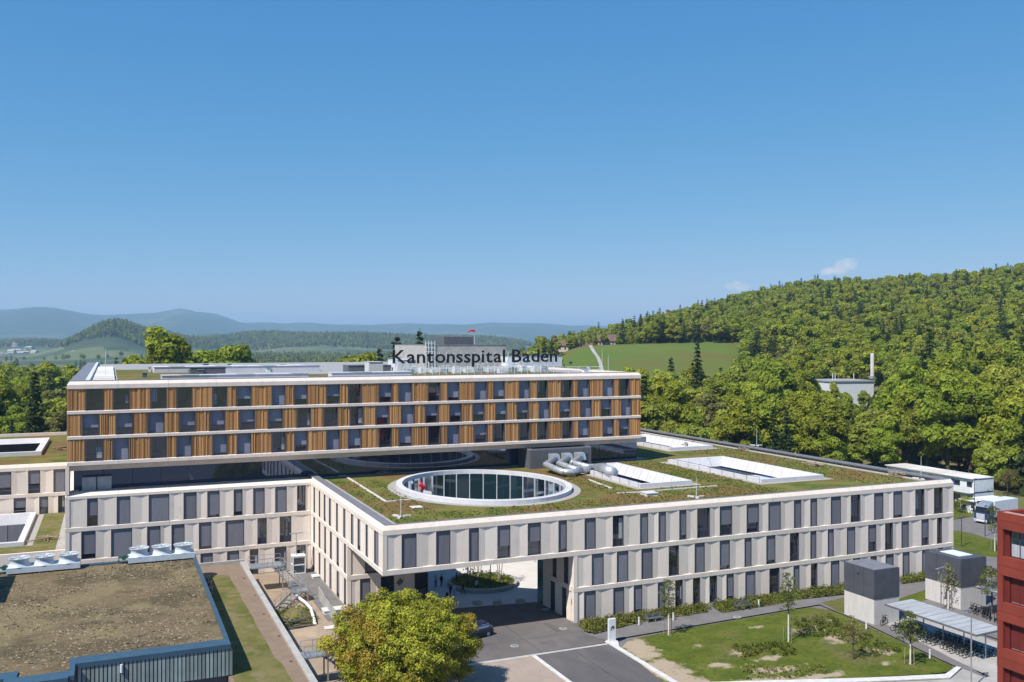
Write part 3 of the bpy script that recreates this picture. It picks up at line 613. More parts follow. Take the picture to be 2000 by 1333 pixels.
# base roof and parapet copings
WELLS = dict(A=(41, 49, 14.5, 35), B=(59.2, 70, 11.2, 35), C=(69, 78, 49.6, 73))
YBK = 86.5
holes = [ell(EA+.5, EB+.5)]+[rect(*w) for w in WELLS.values()]
fill('green_roof', [(.55, .55), (L_-.55, .55), (L_-.55, YBK-.55), (XG1, YBK-.55), (XG1, YG+.1), (.55, YG+.1)], holes, ROOF, 'sedum', hosp)
for nm, x0, x1, y0, y1 in (('c', .3, L_-.3, .3, .62), ('c', L_-1.3, L_-.3, .64, YBK), ('c', .3, 1.35, .64, YG-.4)):
    mb = MB(); mb.box(x0, x1, y0, y1, ROOF+.4, ZB3+1.06); mb.build('coping', 'coping', hosp)
for x0, x1, y0, y1 in ((.7, L_-1.4, .75, 1.5), (1.4, 2.5, 1.55, YG-.1), (L_-2.6, L_-1.35, 1.55, YBK), (2.55, XG1+1, YG-1.7, YG-.1), (XG1, XG1+1.0, YG-.1, YBK)):
    mb = MB(); mb.box(x0, x1, y0, y1, ROOF-.1, ROOF+.03); mb.build('gravel_border', 'gravel', hosp)
mb = MB(); mb.box(L_-.62, L_-.02, .7, YBK, Z0, ZB3+1.0); mb.build('east_wall', 'concrete', hosp)
for w in WELLS.values():
    x0, x1, y0, y1 = w; q = 1.0
    mb = MB()
    zt, zb = ROOF+.55, 7.9
    for P in ([(x0, y0), (x1, y0), (x1, y1), (x0, y1)],):
        for k in range(4):
            a, b = P[k], P[(k+1) % 4]; c = ((x0+x1)/2, (y0+y1)/2)
            ins = lambda p, d: (p[0]+(d if p[0] < c[0] else -d), p[1]+(d if p[1] < c[1] else -d))
            mb.quad((*ins(a, -.3), ROOF), (*ins(b, -.3), ROOF), (*ins(b, -.3), zt), (*ins(a, -.3), zt)); mb.quad((*ins(a, -.3), zt), (*ins(b, -.3), zt), (*ins(b, .25), zt), (*ins(a, .25), zt)); mb.quad((*ins(a, .25), zt), (*ins(b, .25), zt), (*ins(b, q), zt-1.5), (*ins(a, q), zt-1.5))
    mb.build('light_well_kerb', 'white', hosp)
    mb = MB()
    for y in np.arange(y0+1.6, y1-1, 2.1): mb.hexa([(x1-.25, y, zt+.004), (x1-.25, y+.09, zt+.004), (x1-q, y+.09, zt-1.496), (x1-q, y, zt-1.496), (x1-.27, y, zt+.014), (x1-.27, y+.09, zt+.014), (x1-q-.02, y+.09, zt-1.486), (x1-q-.02, y, zt-1.486)])
    for x in np.arange(x0+1.4, x1-1, 2.1): mb.hexa([(x, y1-.25, zt+.004), (x+.09, y1-.25, zt+.004), (x+.09, y1-q, zt-1.496), (x, y1-q, zt-1.496), (x, y1-.27, zt+.014), (x+.09, y1-.27, zt+.014), (x+.09, y1-q-.02, zt-1.486), (x, y1-q-.02, zt-1.486)])
    mb.build('membrane_seams', 'plinth', hosp)
    mb = MB(); i = 1.0
    mb.quad((x0+i, y1-i, zb), (x1-i, y1-i, zb), (x1-i, y1-i, zt-1.5), (x0+i, y1-i, zt-1.5)); mb.quad((x1-i, y0+i, zb), (x1-i, y1-i, zb), (x1-i, y1-i, zt-1.5), (x1-i, y0+i, zt-1.5)); mb.quad((x0+i, y0+i, zb), (x0+i, y1-i, zb), (x0+i, y1-i, zt-1.5), (x0+i, y0+i, zt-1.5)); mb.quad((x0+i, y0+i, zb), (x1-i, y0+i, zb), (x1-i, y0+i, zt-1.5), (x0+i, y0+i, zt-1.5))
    mb.build('light_well_glazing', 'pane', hosp)
    mb = MB(); mb.box(x0+i, x1-i, y0+i, y1-i, zb-.1, zb); mb.build('light_well_floor', 'white', hosp)
    for (a0, a1, b0, b1) in ((x0-1.3, x0-.32, y0-1.3, y1+1.3), (x1+.32, x1+1.3, y0-1.3, y1+1.3), (x0-.3, x1+.3, y0-1.3, y0-.32), (x0-.3, x1+.3, y1+.32, y1+1.3)):
        mb = MB(); mb.box(a0, a1, b0, b1, ROOF-.1, ROOF+.02); mb.build('gravel_border', 'gravel', hosp)
    mb = MB(); n = 9
    for k in range(n):
        y = y0+(y1-y0)*k/(n-1); mb.tube([(x0-.42, y, ROOF), (x0-.42, y, zt+.28)], .025, 4); 
    mb.tube([(x0-.42, y0, zt+.28), (x0-.42, y1, zt+.28)], .03, 4); mb.build('guard_rail', 'dark', hosp)
# west roof (left of the tower) with its light well, far wing facade and low podium
YF = 71.0; XF = -90
far = Fr((XF, YF), (1, 0), (0, -1)); FL = XW-XF-.05
band(far, 0, FL, PAR, 'band', 'parapet_band'); band(far, 0, FL, MID(ZS3), 'band')
wf3 = [(-75, -40), (-22, 22), (55, 78.4), (104.4, 127.5)]; wf2 = [(-60, -30), (26.7, 50.4), (76.7, 94), (113.4, 126.7)]
row(far, 0, FL, ZS3+.6, ZB3, W_front(wf3, 'fhhf', YF, XF)); row(far, 0, FL, 3.25, ZS3, W_front(wf2, 'fhhc', YF, XF))
fill('green_roof', rect(XF, XW-.3, YF+.6, 127), [rect(-60, -38.3, 89, 114)], ROOF, 'sedum', hosp)
mb = MB()
x0, x1, y0, y1 = -60, -38.3, 89, 114; zt = ROOF+.7
for (a, b) in (((x0, y0), (x1, y0)), ((x1, y0), (x1, y1)), ((x1, y1), (x0, y1))):
    ins = lambda p, d: (p[0]+(-d if p[0] > -45 else d), p[1]+(d if p[1] < 100 else -d))
    mb.quad((*ins(a, -.4), ROOF), (*ins(b, -.4), ROOF), (*ins(b, -.4), zt), (*ins(a, -.4), zt)); mb.quad((*ins(a, -.4), zt), (*ins(b, -.4), zt), (*ins(b, .5), zt), (*ins(a, .5), zt)); mb.quad((*ins(a, .5), zt), (*ins(b, .5), zt), (*ins(b, 1.2), zt-.9), (*ins(a, 1.2), zt-.9))
mb.build('light_well_kerb', 'white', hosp)
mb = MB(); mb.box(x0, x1-1.2, y1-1.4, y1-1.2, ROOF-4, zt-.9); mb.build('light_well_glazing', 'pane', hosp)
mb = MB(); mb.box(XF, XW, 126.6, 127.2, 4, ROOF+.6); mb.build('parapet_band', 'band', hosp)
ZL = 3.2
fill('podium_roof', rect(-90, XW-.05, 40.5, YF-.02), [rect(-60, -37.9, 46.6, 70)], ZL, 'stripveg', hosp)
mb = MB(); x0, x1, y0, y1 = -60, -37.9, 46.6, 70; zt = ZL+.55
for (a, b) in (((x0, y0), (x1, y0)), ((x1, y0), (x1, y1)), ((x1, y1), (x0, y1))):
    ins = lambda p, d: (p[0]+(-d if p[0] > -45 else d), p[1]+(d if p[1] < 60 else -d))
    mb.quad((*ins(a, -.4), ZL), (*ins(b, -.4), ZL), (*ins(b, -.4), zt), (*ins(a, -.4), zt)); mb.quad((*ins(a, -.4), zt), (*ins(b, -.4), zt), (*ins(b, .4), zt), (*ins(a, .4), zt)); mb.quad((*ins(a, .4), zt), (*ins(b, .4), zt), (*ins(b, .9), zt-1.6), (*ins(a, .9), zt-1.6))
mb.build('light_well_kerb', 'white', hosp)
for k, xx in enumerate(np.arange(-57.5, -39, 2.3)):
    mb = MB(); mb.box(xx, xx+2.2, y1-.95, y1-.9, ZL-4, zt-1.6); mb.build('light_well_blind', 'blind', hosp)
mb = MB(); mb.box(x0, x1, y0, y1, ZL-4.2, ZL-4); mb.build('light_well_floor', 'gravelgrey', hosp)
mb = MB(); mb.box(-90, XW-.1, 40.1, 40.5, -1.9, ZL+.25); mb.build('podium_wall', 'concrete', hosp)
mb = MB(); mb.box(-33.4, XW-.06, 40.6, 70.5, ZL-.1, ZL+.02); mb.build('gravel_border', 'gravel', hosp)
for w in ((-37.45, -36.4, 46, 70.9),): mb = MB(); mb.box(*w, ZL-.1, ZL+.02); mb.build('gravel_border', 'gravel', hosp)
# ------------------------------------------------------------------ things on the base roof
pent = empty('roof_plant_room', (34.5, 36, ROOF), 'grey metal plant room with green roof beside the oval courtyard', 'plant room')
px0, px1, py0, py1, pz = 34.6, 45.6, 37.4, 42.2, 13.7
mb = MB(); mb.box(px0, px1, py0, py1, ROOF, pz); mb.build('cladding', 'greybox', pent)
mb = MB(); mb.box(px0+.9, px1-.9, py0+.6, py1-.4, pz, pz+.03); mb.build('planted_roof', 'sedum', pent)
mb = MB(); mb.box(px0, px0+.6, py0, py1, pz, pz+.2); mb.box(px1-.6, px1, py0, py1, pz, pz+.2); mb.box(px0+.6, px1-.6, py0, py0+.4, pz, pz+.2); mb.box(px0+.6, px1-.6, py1-.3, py1, pz, pz+.2); mb.build('roof_edge', 'coping', pent)
mb = MB(); mb.box(px0+3.0, px1-.6, py0-.04, py0, ROOF+.2, pz-.9); mb.build('louvre_opening', 'dark', pent)
for k in range(3):
    x = px0+3.9+k*2.3
    d = empty('ventilation_duct', (x, py0-1, ROOF), ('first', 'second', 'third')[k]+' silver duct from the oval courtyard, bending out of the grey plant room', 'duct', 'silver ducts on the green roof')
    mb = MB(); mb.hexa([(x-.75, py0-1.6, 12.0), (x+.75, py0-1.6, 12.0), (x+.75, py0-.05, 11.7), (x-.75, py0-.05, 11.7), (x-.6, py0-1.4, 13.0), (x+.6, py0-1.4, 13.0), (x+.75, py0-.05, 13.1), (x-.75, py0-.05, 13.1)]); mb.build('hood', 'duct', d)
    mb = MB(); pts = [(x+.1, py0-1.0, 12.3), tuple(atz(1066+26*k, 908-1.5*k, 12.0)), tuple(atz(1084+27*k, 916-3*k, 11.7)), tuple(atz(1100+27*k, 922-4*k, 11.55)), tuple(atz(1116+26*k, 923-5*k, 11.5)), tuple(atz(1136+22*k, 918-4*k, 11.5))]
    mb.tube(pts, .5, 14); mb.build('pipe', 'duct', d, True)
    mb = MB()
    for p, q in zip(pts[1:-1], pts[2:]):
        a = Vector(p); b = Vector(q); n = (b-a).normalized()*.05; mb.tube([a-n, a+n], .54, 14)
    mb.build('flange', 'steel', d)
q0 = atz(1176, 916, 11.8); q1 = atz(1197, 924, 11.75); d = empty('exhaust_silencer', (q1[0], q1[1], ROOF), 'round silver exhaust silencer at the end of the ducts', 'duct')
mb = MB(); mb.tube([tuple(q0), tuple(q1)], .85, 18); mb.build('drum', 'duct', d, True)
mb = MB(); q2 = atz(1160, 912, 11.7); mb.tube([tuple(q2), tuple(q0)], [.45, .82], 14); mb.box(q1[0]-.5, q1[0]+.5, q1[1]+.2, q1[1]+.5, ROOF, 11.1); mb.build('inlet_cone', 'steel', d)
def mast(x, y, z, h, label, foot=True, g='lightning rods on the roofs'):
    e = empty('lightning_rod', (x, y, z), label, 'rod', g)
    mb = MB(); mb.tube([(x, y, z), (x, y, z+h*.45), (x, y, z+h)], [.045, .035, .015], 5); mb.build('pole', 'whitemetal', e)
    if foot:
        mb = MB()
        for a in (0, 2.1, 4.2): mb.hexa([(x+math.cos(a)*r_-math.sin(a)*w_, y+math.sin(a)*r_+math.cos(a)*w_, zz) for zz in (z, z+.16) for r_, w_ in ((.25, -.16), (1.2, -.16), (1.2, .16), (.25, .16))])
        mb.build('foot', 'kerb', e)
for (u, v, h, lab) in ((783, 1010, 3.2, 'thin lightning rod on the near corner of the green roof'), (1360, 972, 2.6, 'thin lightning rod in front of the first light well'), (1478, 871, 3.5, 'thin lightning rod by the far edge of the green roof'), (1799, 936, 3.4, 'thin lightning rod near the outer corner of the green roof')):
    p = atz(u, v, ROOF); mast(p[0], min(max(p[1], 1.7), 85), ROOF, h, lab)
fp = atz(822, 962, 11.2); e = empty('red_marker_flag', (fp[0], fp[1], ROOF), 'red windsock flag on a short pole beside the oval rim', 'flag')
mb = MB(); mb.tube([(fp[0], fp[1], ROOF), (fp[0], fp[1], ROOF+1.9)], .05, 6); mb.build('pole', 'redflag', e)
mb = MB(); mb.tube([(fp[0], fp[1], ROOF+1.85), (fp[0]-.15, fp[1]-.1, ROOF+1.5), (fp[0]+.35, fp[1]-.1, ROOF+1.15), (fp[0]+.2, fp[1], ROOF+.6)], [.12, .3, .34, .12], 8); mb.build('cloth', 'redflag', e)
# walkway edging strips, slabs, timber offcuts on the green roof
for k, (pts, lab) in enumerate(([[(676, 932), (754, 981)], 'pale edging strip running beside the oval rim towards the corner'], [[(756, 981), (830, 974)], 'pale edging strip with the red flag at its end'], [[(1205, 964), (1275, 962)], 'pale edging strip in front of the ducts'], [[(1250, 962), (1400, 950)], 'pale edging strip in front of the first light well'], [[(1150, 938), (1195, 955)], 'short pale edging strip below the ducts'])):
    a, b = [atz(u, v, ROOF) for u, v in pts]; d = (b-a)[:2]; d /= np.linalg.norm(d); n = np.array([-d[1], d[0]])*.14
    mb = MB(); mb.prism([a[:2]-n, b[:2]-n, b[:2]+n, a[:2]+n], ROOF-.02, ROOF+.12); tag(mb.build('edging_strip', 'kerb'), lab, 'edging', 'pale edging strips on the green roof')
def boxthing(name, u, v, z, w, d, h, m, label, cat, group=None, detail=True):
    p = atz(u, v, z); e = empty(name, (p[0], p[1], z), label, cat, group)
    mb = MB(); mb.box(p[0]-w/2, p[0]+w/2, p[1]-d/2, p[1]+d/2, z, z+h*.8); mb.build('body', m, e)
    mb = MB(); mb.box(p[0]-w/2-.06, p[0]+w/2+.06, p[1]-d/2-.06, p[1]+d/2+.06, z+h*.8, z+h); mb.build('lid', m, e)
for (u, v, w, lab) in ((813, 992, 1.3, 'pale slab lying on the roof near the corner'), (1268, 968, 1.7, 'square white hatch near the roof edge'), (668, 930, 1.1, 'white box at the inner corner of the green roof')): boxthing('roof_hatch', u, v, ROOF, w, w, .12 if w < 1.5 else .45, 'kerb', lab, 'hatch', 'hatches on the green roof')
boxthing('terrace_box', 660, 917, ROOF, 1.2, 1.0, .6, 'whitemetal', 'small white box on the roof below the glazed storey', 'box')
def timbers(u, v, z, n, label, sc=1.0):
    p = atz(u, v, z); e = empty('timber_pile', (p[0], p[1], z), label, 'timber', 'heaps of timber on the roofs'); rr = random.Random(int(u))
    for k in range(n):
        a = rr.uniform(0, 3.1); l = rr.uniform(.7, 1.7)*sc; ox, oy = rr.uniform(-.5, .5), rr.uniform(-.5, .5); zz = z+.08+.07*k
        mb = MB(); mb.tube([(p[0]+ox-math.cos(a)*l, p[1]+oy-math.sin(a)*l, zz), (p[0]+ox+math.cos(a)*l, p[1]+oy+math.sin(a)*l, zz+.1)], .09, 5); mb.build('log', 'timber', e)
timbers(752, 926, ROOF, 4, 'small timber heap behind the oval rim'); timbers(1595, 911, ROOF, 7, 'timber heap beside the second light well', 1.3); timbers(1750, 930, ROOF, 7, 'timber heap near the outer roof corner', 1.4); timbers(1450, 881, ROOF, 7, 'timber heap near the far roof edge', 1.3); timbers(1345, 868, ROOF, 5, 'timber heap by the far light well', 1.2); timbers(88, 1055, ZL, 6, 'timber heap on the low podium roof', 1.4); timbers(122, 879, ROOF, 7, 'timber heap beside the timber-clad tower on the far green roof', 1.3)
# ------------------------------------------------------------------ things on the tower roof
ZR = TT-.35
def tbox(x0, x1, y0, y1, z1, m, name, label, cat, lid='coping', z0=None, group=None):
    z0 = ZR if z0 is None else z0
    e = empty(name, (x0, y0, z0), label, cat, group)
    mb = MB(); mb.box(x0, x1, y0, y1, z0, z1); mb.build('body', m, e)
    nq = max(1, int((x1-x0)/2.6))
    for q in range(nq):
        a, b = x0-.1+(x1-x0+.2)*q/nq, x0-.1+(x1-x0+.2)*(q+1)/nq; mb = MB(); mb.box(a+.04, b-.04, y0-.1, y1+.1, z1, z1+.07+.03*(q % 2)); mb.build('cover', ('shroof' if q % 3 == 1 else lid) if lid == 'white' else lid, e)
    return e
tb = lambda u, y: xat(u, y)
tbox(tb(315, 46), tb(600, 46), 45, 47.5, TT+.35, 'white', 'skylight', 'long white roof light behind the front parapet of the tower', 'skylight', 'white')
tbox(tb(645, 46), tb(800, 46), 45, 47.5, TT+.40, 'white', 'skylight', 'white roof light at the middle of the tower roof', 'skylight', 'white')
tbox(tb(300, 80), tb(620, 80), 78, 84, TT+.7, 'white', 'skylight', 'wide white light-well upstand at the back of the tower roof', 'skylight', 'white')
tbox(tb(370, 66), tb(438, 66), 64, 68, TT+.95, 'greybox', 'roof_vent', 'dark grey low vent housing on the tower roof', 'vent')
tbox(tb(675, 66), tb(765, 66), 64, 68, TT+1.0, 'greybox', 'roof_vent', 'dark grey vent housing beside the roof plant', 'vent')
tbox(tb(718, 60), tb(745, 60), 59, 62, TT+1.7, 'white', 'roof_vent', 'white rounded vent hood in front of the roof plant', 'vent', 'white')
tbox(tb(770, 62), tb(806, 62), 60, 66, TT+2.0, 'whitemetal', 'air_handling_unit', 'white air handling unit next to the helipad block', 'machine', 'whitemetal')
e = tbox(tb(822, 96), tb(975, 96), 92, 116, 30.3, 'plinth', 'helipad_block', 'pale concrete rooftop block with dark upper storey and windsock', 'rooftop block')
mb = MB(); mb.box(tb(862, 98), tb(918, 98), 96, 104, 30.38, 32.1); mb.build('dark_cabin', 'greybox', e)
mb = MB()
for k in range(4): mb.tube([(tb(822, 95), 91.8, 28+k*.9), (tb(838, 95), 91.8, 28+k*.9)], .05, 5)
for u in (822, 828, 834, 840): mb.tube([(tb(u, 95), 91.8, 25.6), (tb(u, 95), 91.8, 31.2)], .06, 5)
mb.build('scaffold', 'whitemetal', e)
mb = MB(); x = tb(927, 99); mb.tube([(x, 99, 30.3), (x, 99, 33.6)], .05, 5); mb.build('windsock_pole', 'whitemetal', e)
mb = MB(); mb.tube([(x, 99, 33.5), (x-.8, 99, 33.6), (x-1.7, 99, 33.2)], [.28, .22, .12], 8); mb.build('windsock', 'redflag', e)
tbox(tb(985, 90), tb(1090, 90), 88, 94, 27.9, 'whitemetal', 'air_handling_unit', 'wide pale plant housing on the tower roof right of the helipad block', 'machine', 'greybox')
sg = empty('rooftop_lettering', (0, 48, ZR), 'large dark rooftop lettering standing on thin posts along the tower front', 'sign')
YS = 48.0; sxa, sxb = tb(767, YS), tb(1088, YS); fD = uD((sxa+sxb)/2, YS)[0]; zb_ = CZ-(708-HV)/F*fD; zt_ = CZ-(682-HV)/F*fD
glyphs = []; pen = 0.0; dg = bpy.context.evaluated_depsgraph_get()
for ch in 'Kantonsspital Baden':
    if ch == ' ': pen += .30; continue
    cu = bpy.data.curves.new('letter', 'FONT'); cu.body = ch; cu.extrude = .05; cu.offset = .010; cu.resolution_u = 4; to = bpy.data.objects.new('letter', cu); COL.objects.link(to); dg.update()
    me = bpy.data.meshes.new_from_object(to.evaluated_get(dg)); COL.objects.unlink(to); bpy.data.objects.remove(to)
    xs = [v.co.x for v in me.vertices]; glyphs.append((me, pen-min(xs), max(xs)-min(xs))); pen += max(xs)-min(xs)+.075
wk = (sxb-sxa)/(pen-.075); hk = (zt_-zb_)/.73
for me, off, w in glyphs:
    for v in me.vertices: v.co = Vector((sxa+(v.co.x+off)*wk, YS-v.co.z*1.5-48, zb_+v.co.y*hk-ZR))
    me.materials.clear(); me.materials.append(M['black']); lo = bpy.data.objects.new('letter', me); COL.objects.link(lo); lo.parent = sg
for k in range(24):
    x = sxa+(sxb-sxa)*(k+.5)/24; mb = MB(); mb.tube([(x, YS+.12, ZR), (x, YS+.12, zt_-.5)], .035, 5); mb.tube([(x, YS+1.3, ZR), (x, YS+.12, zb_+.6)], .03, 4); mb.build('post', 'whitemetal', sg)
for zz in (zb_-.06, zb_+.9): mb = MB(); mb.tube([(sxa-.3, YS+.14, zz), (sxb+.3, YS+.14, zz)], .04, 5); mb.build('rail', 'whitemetal', sg)
rr = random.Random(3)
for k in range(13):
    u = 800+k*22; h = rr.uniform(1.2, 2.6); y = rr.uniform(52, 60); w = rr.uniform(.5, 1.5)
    e = empty('roof_machine', (tb(u, y), y, ZR), 'pale rooftop machine in the row of plant before the helipad block', 'machine', 'row of rooftop plant')
    mb = MB(); mb.box(tb(u, y), tb(u, y)+w, y, y+1.4, ZR, ZR+h*.5); mb.build('casing', 'whitemetal' if k % 3 else 'steel', e)
    mb = MB(); mb.tube([(tb(u, y)+.1, y, ZR), (tb(u, y)+.1, y, ZR+h)], .05, 5); mb.tube([(tb(u, y)+w, y, ZR), (tb(u, y)+w, y, ZR+h*.9)], .05, 5); mb.tube([(tb(u, y)-.4, y, ZR+h*.75), (tb(u, y)+w+.3, y, ZR+h*.8)], .06, 5); mb.build('pipe_rack', 'whitemetal', e)
for k in range(16):
    u = rr.uniform(250, 1150); y = rr.uniform(44, 110); w = rr.uniform(.4, 1.1); h = rr.uniform(.4, 1.0); x = tb(u, y); e = empty('roof_cowl', (x, y, ZR), 'small pale vent cowl on the tower roof', 'vent', 'small vent cowls on the tower roof')
    mb = MB(); mb.box(x, x+w, y, y+w, ZR, ZR+h); mb.build('stack', 'whitemetal' if k % 2 else 'greybox', e); mb = MB(); mb.box(x-.08, x+w+.08, y-.08, y+w+.08, ZR+h, ZR+h+.1); mb.build('cap', 'steel', e)
e = empty('roof_guard_rail', (0, 47, ZR), 'white railing along the front of the tower roof plant', 'railing')
mb = MB()
for zz in (.55, 1.1): mb.tube([(tb(770, 49), 49, ZR+zz), (tb(1180, 49), 49, ZR+zz)], .035, 5)
mb.build('rail', 'whitemetal', e); mb = MB()
for u in range(770, 1181, 20): mb.tube([(tb(u, 49), 49, ZR), (tb(u, 49), 49, ZR+1.15)], .035, 4)
mb.build('post', 'whitemetal', e)
for (u, y, h, lab) in ((206, 58, 4.6, 'tall white lightning rod on the west end of the tower roof'), (1176, 52, 4.2, 'tall white lightning rod on the east end of the tower roof'), (1188, 60, 3.2, 'shorter white lightning rod beside the east rod of the tower')): mast(tb(u, y), y, ZR, h, lab, False)
for k, y in enumerate((41.2, 47, 56, 70, 90)):
    mb = MB(); mb.box(TX0+3, TX0+5.8, y, y+[4.8, 8, 13, 18, 25][k], ZR, ZR+.35); tag(mb.build('ballast_tray', 'roofwhite'), ('first', 'second', 'third', 'fourth', 'fifth')[k]+' pale roof slab back from the tower front along its west edge', 'roof slab', 'pale slabs on the tower roof')
fill('tower_green_roof', rect(TX0+6.2, TX0+19, 42, 100), [], ZR+.05, 'sedum', hosp); fill('tower_green_roof', rect(TX0+22, TX1-8, 50, 62), [], ZR+.05, 'sedum', hosp)
# ================================================================== FOREGROUND TECHNICAL BUILDING
ZT = 3.75; ZS = 1.0
tech = empty('technical_building', (-25, 10, ZS), 'low building with dry brown roof and blue metal edge', 'building')
TXr, TYb, TYf, TXn = -16.7, 28.2, -9.3, -29.4
# footprint steps back on the left
c1 = atz(36, 1312, ZT); c2 = atz(140, 1290, ZT)
fp_ = [(TXr, TYf), (TXr, TYb), (-75, TYb), (-75, c1[1]), (c1[0], c1[1]), (c1[0], c1[1]-3), (TXn, c1[1]-3), (TXn, TYf)]
fill('planted_roof', fp_, [], ZT-.12, 'dryroof', tech)
def flash(x0, x1, y0, y1, n='edge_flashing'): mb = MB(); mb.box(x0, x1, y0, y1, ZT-.35, ZT+.05); mb.build(n, 'blue', tech)
flash(TXn+.0, TXr, TYf-.02, TYf+1.75); flash(TXr-.38, TXr+.02, TYf+1.75, TYb); flash(-75, TXr+.02, TYb, TYb+.5)
flash(TXn-.45, TXn, c1[1]-3, TYf+1.75); flash(c1[0]-.9, TXn-.45, c1[1]-3.4, c1[1]-1.6); flash(c1[0]-.9, c1[0], c1[1]-1.6, c1[1]+.0); flash(-75, c1[0]-.9, c1[1]-1.6, c1[1])
mb = MB(); mb.prism([(TXr-.3, TYf+.35), (TXr-.3, TYb-.1), (-74, TYb-.1), (-74, TYf-1), (TXn+.3, TYf+.35)], -1.9, ZT-.36); mb.build('wall', 'anthr', tech)
q = TXn+.2; k = 0
while q < TXr-.05:   # standing slats of the end wall
    mb = MB(); mb.box(q, q+.24, TYf+.06, TYf+.30, ZS-.02, ZT-.36, random.random()); mb.build('cladding_slat', 'slat', tech); q += .335
mb = MB(); mb.tube([(-25.8, TYf-.05, ZT-.5), (-25.8, TYf-.05, ZT-1.2)], .12, 8); mb.build('spout', 'whitemetal', tech)
q = TYf+.3
while q < TYb-.3: mb = MB(); mb.box(TXr-.28, TXr-.04, q, q+.26, ZS-.02, ZT-.36, random.random()); mb.build('cladding_slat', 'slat', tech); q += .6
mb = MB(); mb.box(-75, c1[0]-1.0, c1[1]-1.7, c1[1]-1.4, ZS, ZT-.36); mb.build('recess_wall', 'anthr', tech)
# pale dry tufts scattered over the brown roof, more than anyone would count
mb = MB(); rr = random.Random(11)
for k in range(9000):
    x = rr.uniform(-44, TXr-.8); y = rr.uniform(-9, TYb-.4)
    if x < TXn and y < c1[1]-2.6: continue
    if x > TXn-.5 and y < TYf+2: continue
    if hnoise(x, y, 5)+hnoise(y, x, 1.7)*.8 < rr.uniform(-1.2, 1.6): continue
    s = rr.uniform(.07, .22); a = rr.uniform(0, 3.1); h = rr.uniform(.03, .13); c, d = math.cos(a)*s, math.sin(a)*s
    zz = ZT-.12; mb.quad((x-c, y-d, zz), (x+d*.8, y-c*.8, zz+h*.4), (x+c, y+d, zz), (x-d*.5, y+c*.5, zz+h), a=rr.random())
M['tuft'] = mat('dry_tufts', (.21, .16, .105), None, attr=.35, attrmix=(.31, .24, .165), rough=1)
tag(mb.build('dry_tufts', 'tuft'), 'pale dry tufts scattered over the brown roof', 'tufts', kind='stuff')
# cooling units along the back edge
def cooler(x0, x1, y, label):
    e = empty('cooling_unit', ((x0+x1)/2, y, ZT), label, 'cooling unit', 'three-fan cooling units on the technical building'); w = (x1-x0)/3
    mb = MB(); mb.box(x0, x1, y-1.1, y+1.3, ZT+.06, ZT+.72); mb.build('casing', 'fan', e)
    for k in range(3):
        c = (x0+w*(k+.5), y+.1, ZT+.72)
        mb = MB(); mb.lathe([(w*.48, 0), (w*.40, .25), (w*.36, .5), (w*.42, .85), (w*.46, .95), (w*.44, .95), (w*.34, .55), (w*.33, .3)], 24, c); hsg = mb.build('fan_cone', 'fan', e, True)
        mb = MB()
        for j in range(7):
            a = j*2*math.pi/7; mb.quad((c[0], c[1], c[2]+.42), (c[0]+math.cos(a)*w*.32, c[1]+math.sin(a)*w*.32, c[2]+.38), (c[0]+math.cos(a+.5)*w*.32, c[1]+math.sin(a+.5)*w*.32, c[2]+.48))
        mb.build('blades', 'greybox', hsg)
        mb = MB()
        for j in range(12):
            a = j*math.pi/6; mb.tube([(c[0], c[1], c[2]+.93), (c[0]+math.cos(a)*w*.44, c[1]+math.sin(a)*w*.44, c[2]+.93)], .018, 4)
        for r_ in (.15, .27, .38): mb.tube([(c[0]+math.cos(a)*w*r_, c[1]+math.sin(a)*w*r_, c[2]+.94) for a in np.linspace(0, 2*math.pi, 19)], .015, 4, cap=False)
        mb.build('guard_grille', 'steel', hsg)
cooler(atz(18, 1110, ZT)[0], atz(158, 1100, ZT)[0], TYb-.2, 'pale three-fan cooling unit at the corner nearest the podium')
cooler(atz(250, 1098, ZT)[0], atz(378, 1084, ZT)[0], TYb-.2, 'pale three-fan cooling unit at the corner beside the gravel strip')
for (u, v, lab) in ((10, 1118, 'green valve cluster left of the cooling units'), (242, 1098, 'green valve cluster between the two cooling units')):
    p = atz(u, v, ZT); e = empty('valve_cluster', (p[0], TYb-.3, ZT), lab, 'valves', 'green valves on the technical building')
    mb = MB(); mb.tube([(p[0]-.6, TYb-.3, ZT+.1), (p[0]-.6, TYb-.3, ZT+.7), (p[0]+.6, TYb-.3, ZT+.7)], .14, 8); mb.build('pipe', 'green', e); mb = MB(); mb.tube([(p[0], TYb-.75, ZT+.7), (p[0], TYb-.2, ZT+.7)], .3, 10); mb.build('wheel', 'green', e)
# stair head casting the dark shadow at the frame's left border of the roof
st = tbox(-52, -40.6, 13, 25, 9.0, 'anthr', 'roof_stair_head', 'dark stair head rising from the brown roof beyond the frame', 'stair head', z0=ZT-.12)
# ------------------------------------------------------------------ planted strip terrace beside it
ter = empty('strip_terrace', (-13, 10, G), 'raised planted terrace strip with concrete parapet beside the technical building', 'terrace')
mb = MB(); mb.box(TXr-.2, -10.5, -40, 34.0, -1.9, ZS-.12); mb.build('deck', 'stripclay', ter)
mb = MB(); mb.box(-10.5, -9.9, -40, 34.0, -1.9, ZS+.12); mb.build('parapet', 'plinth', ter)
mb = MB(); mb.box(TXr-.2, -9.9, 34.0, 34.4, -1.9, ZS+.35); mb.build('end_wall', 'plinth', ter)
sp = [(-16.6, -30), (-11.6, -30), (-11.9, -8)]
for k in range(18): sp.append((-12.25+.05*hnoise(k, 3, 1.1)-.02*k, -6+k*2.0))
sp += [(-13.2, 28.6), (-15.2, 28.4), (-16.0, 26.6), (-16.6, 25)]
fill('planting', sp, [], ZS-.112, 'stripveg', ter)
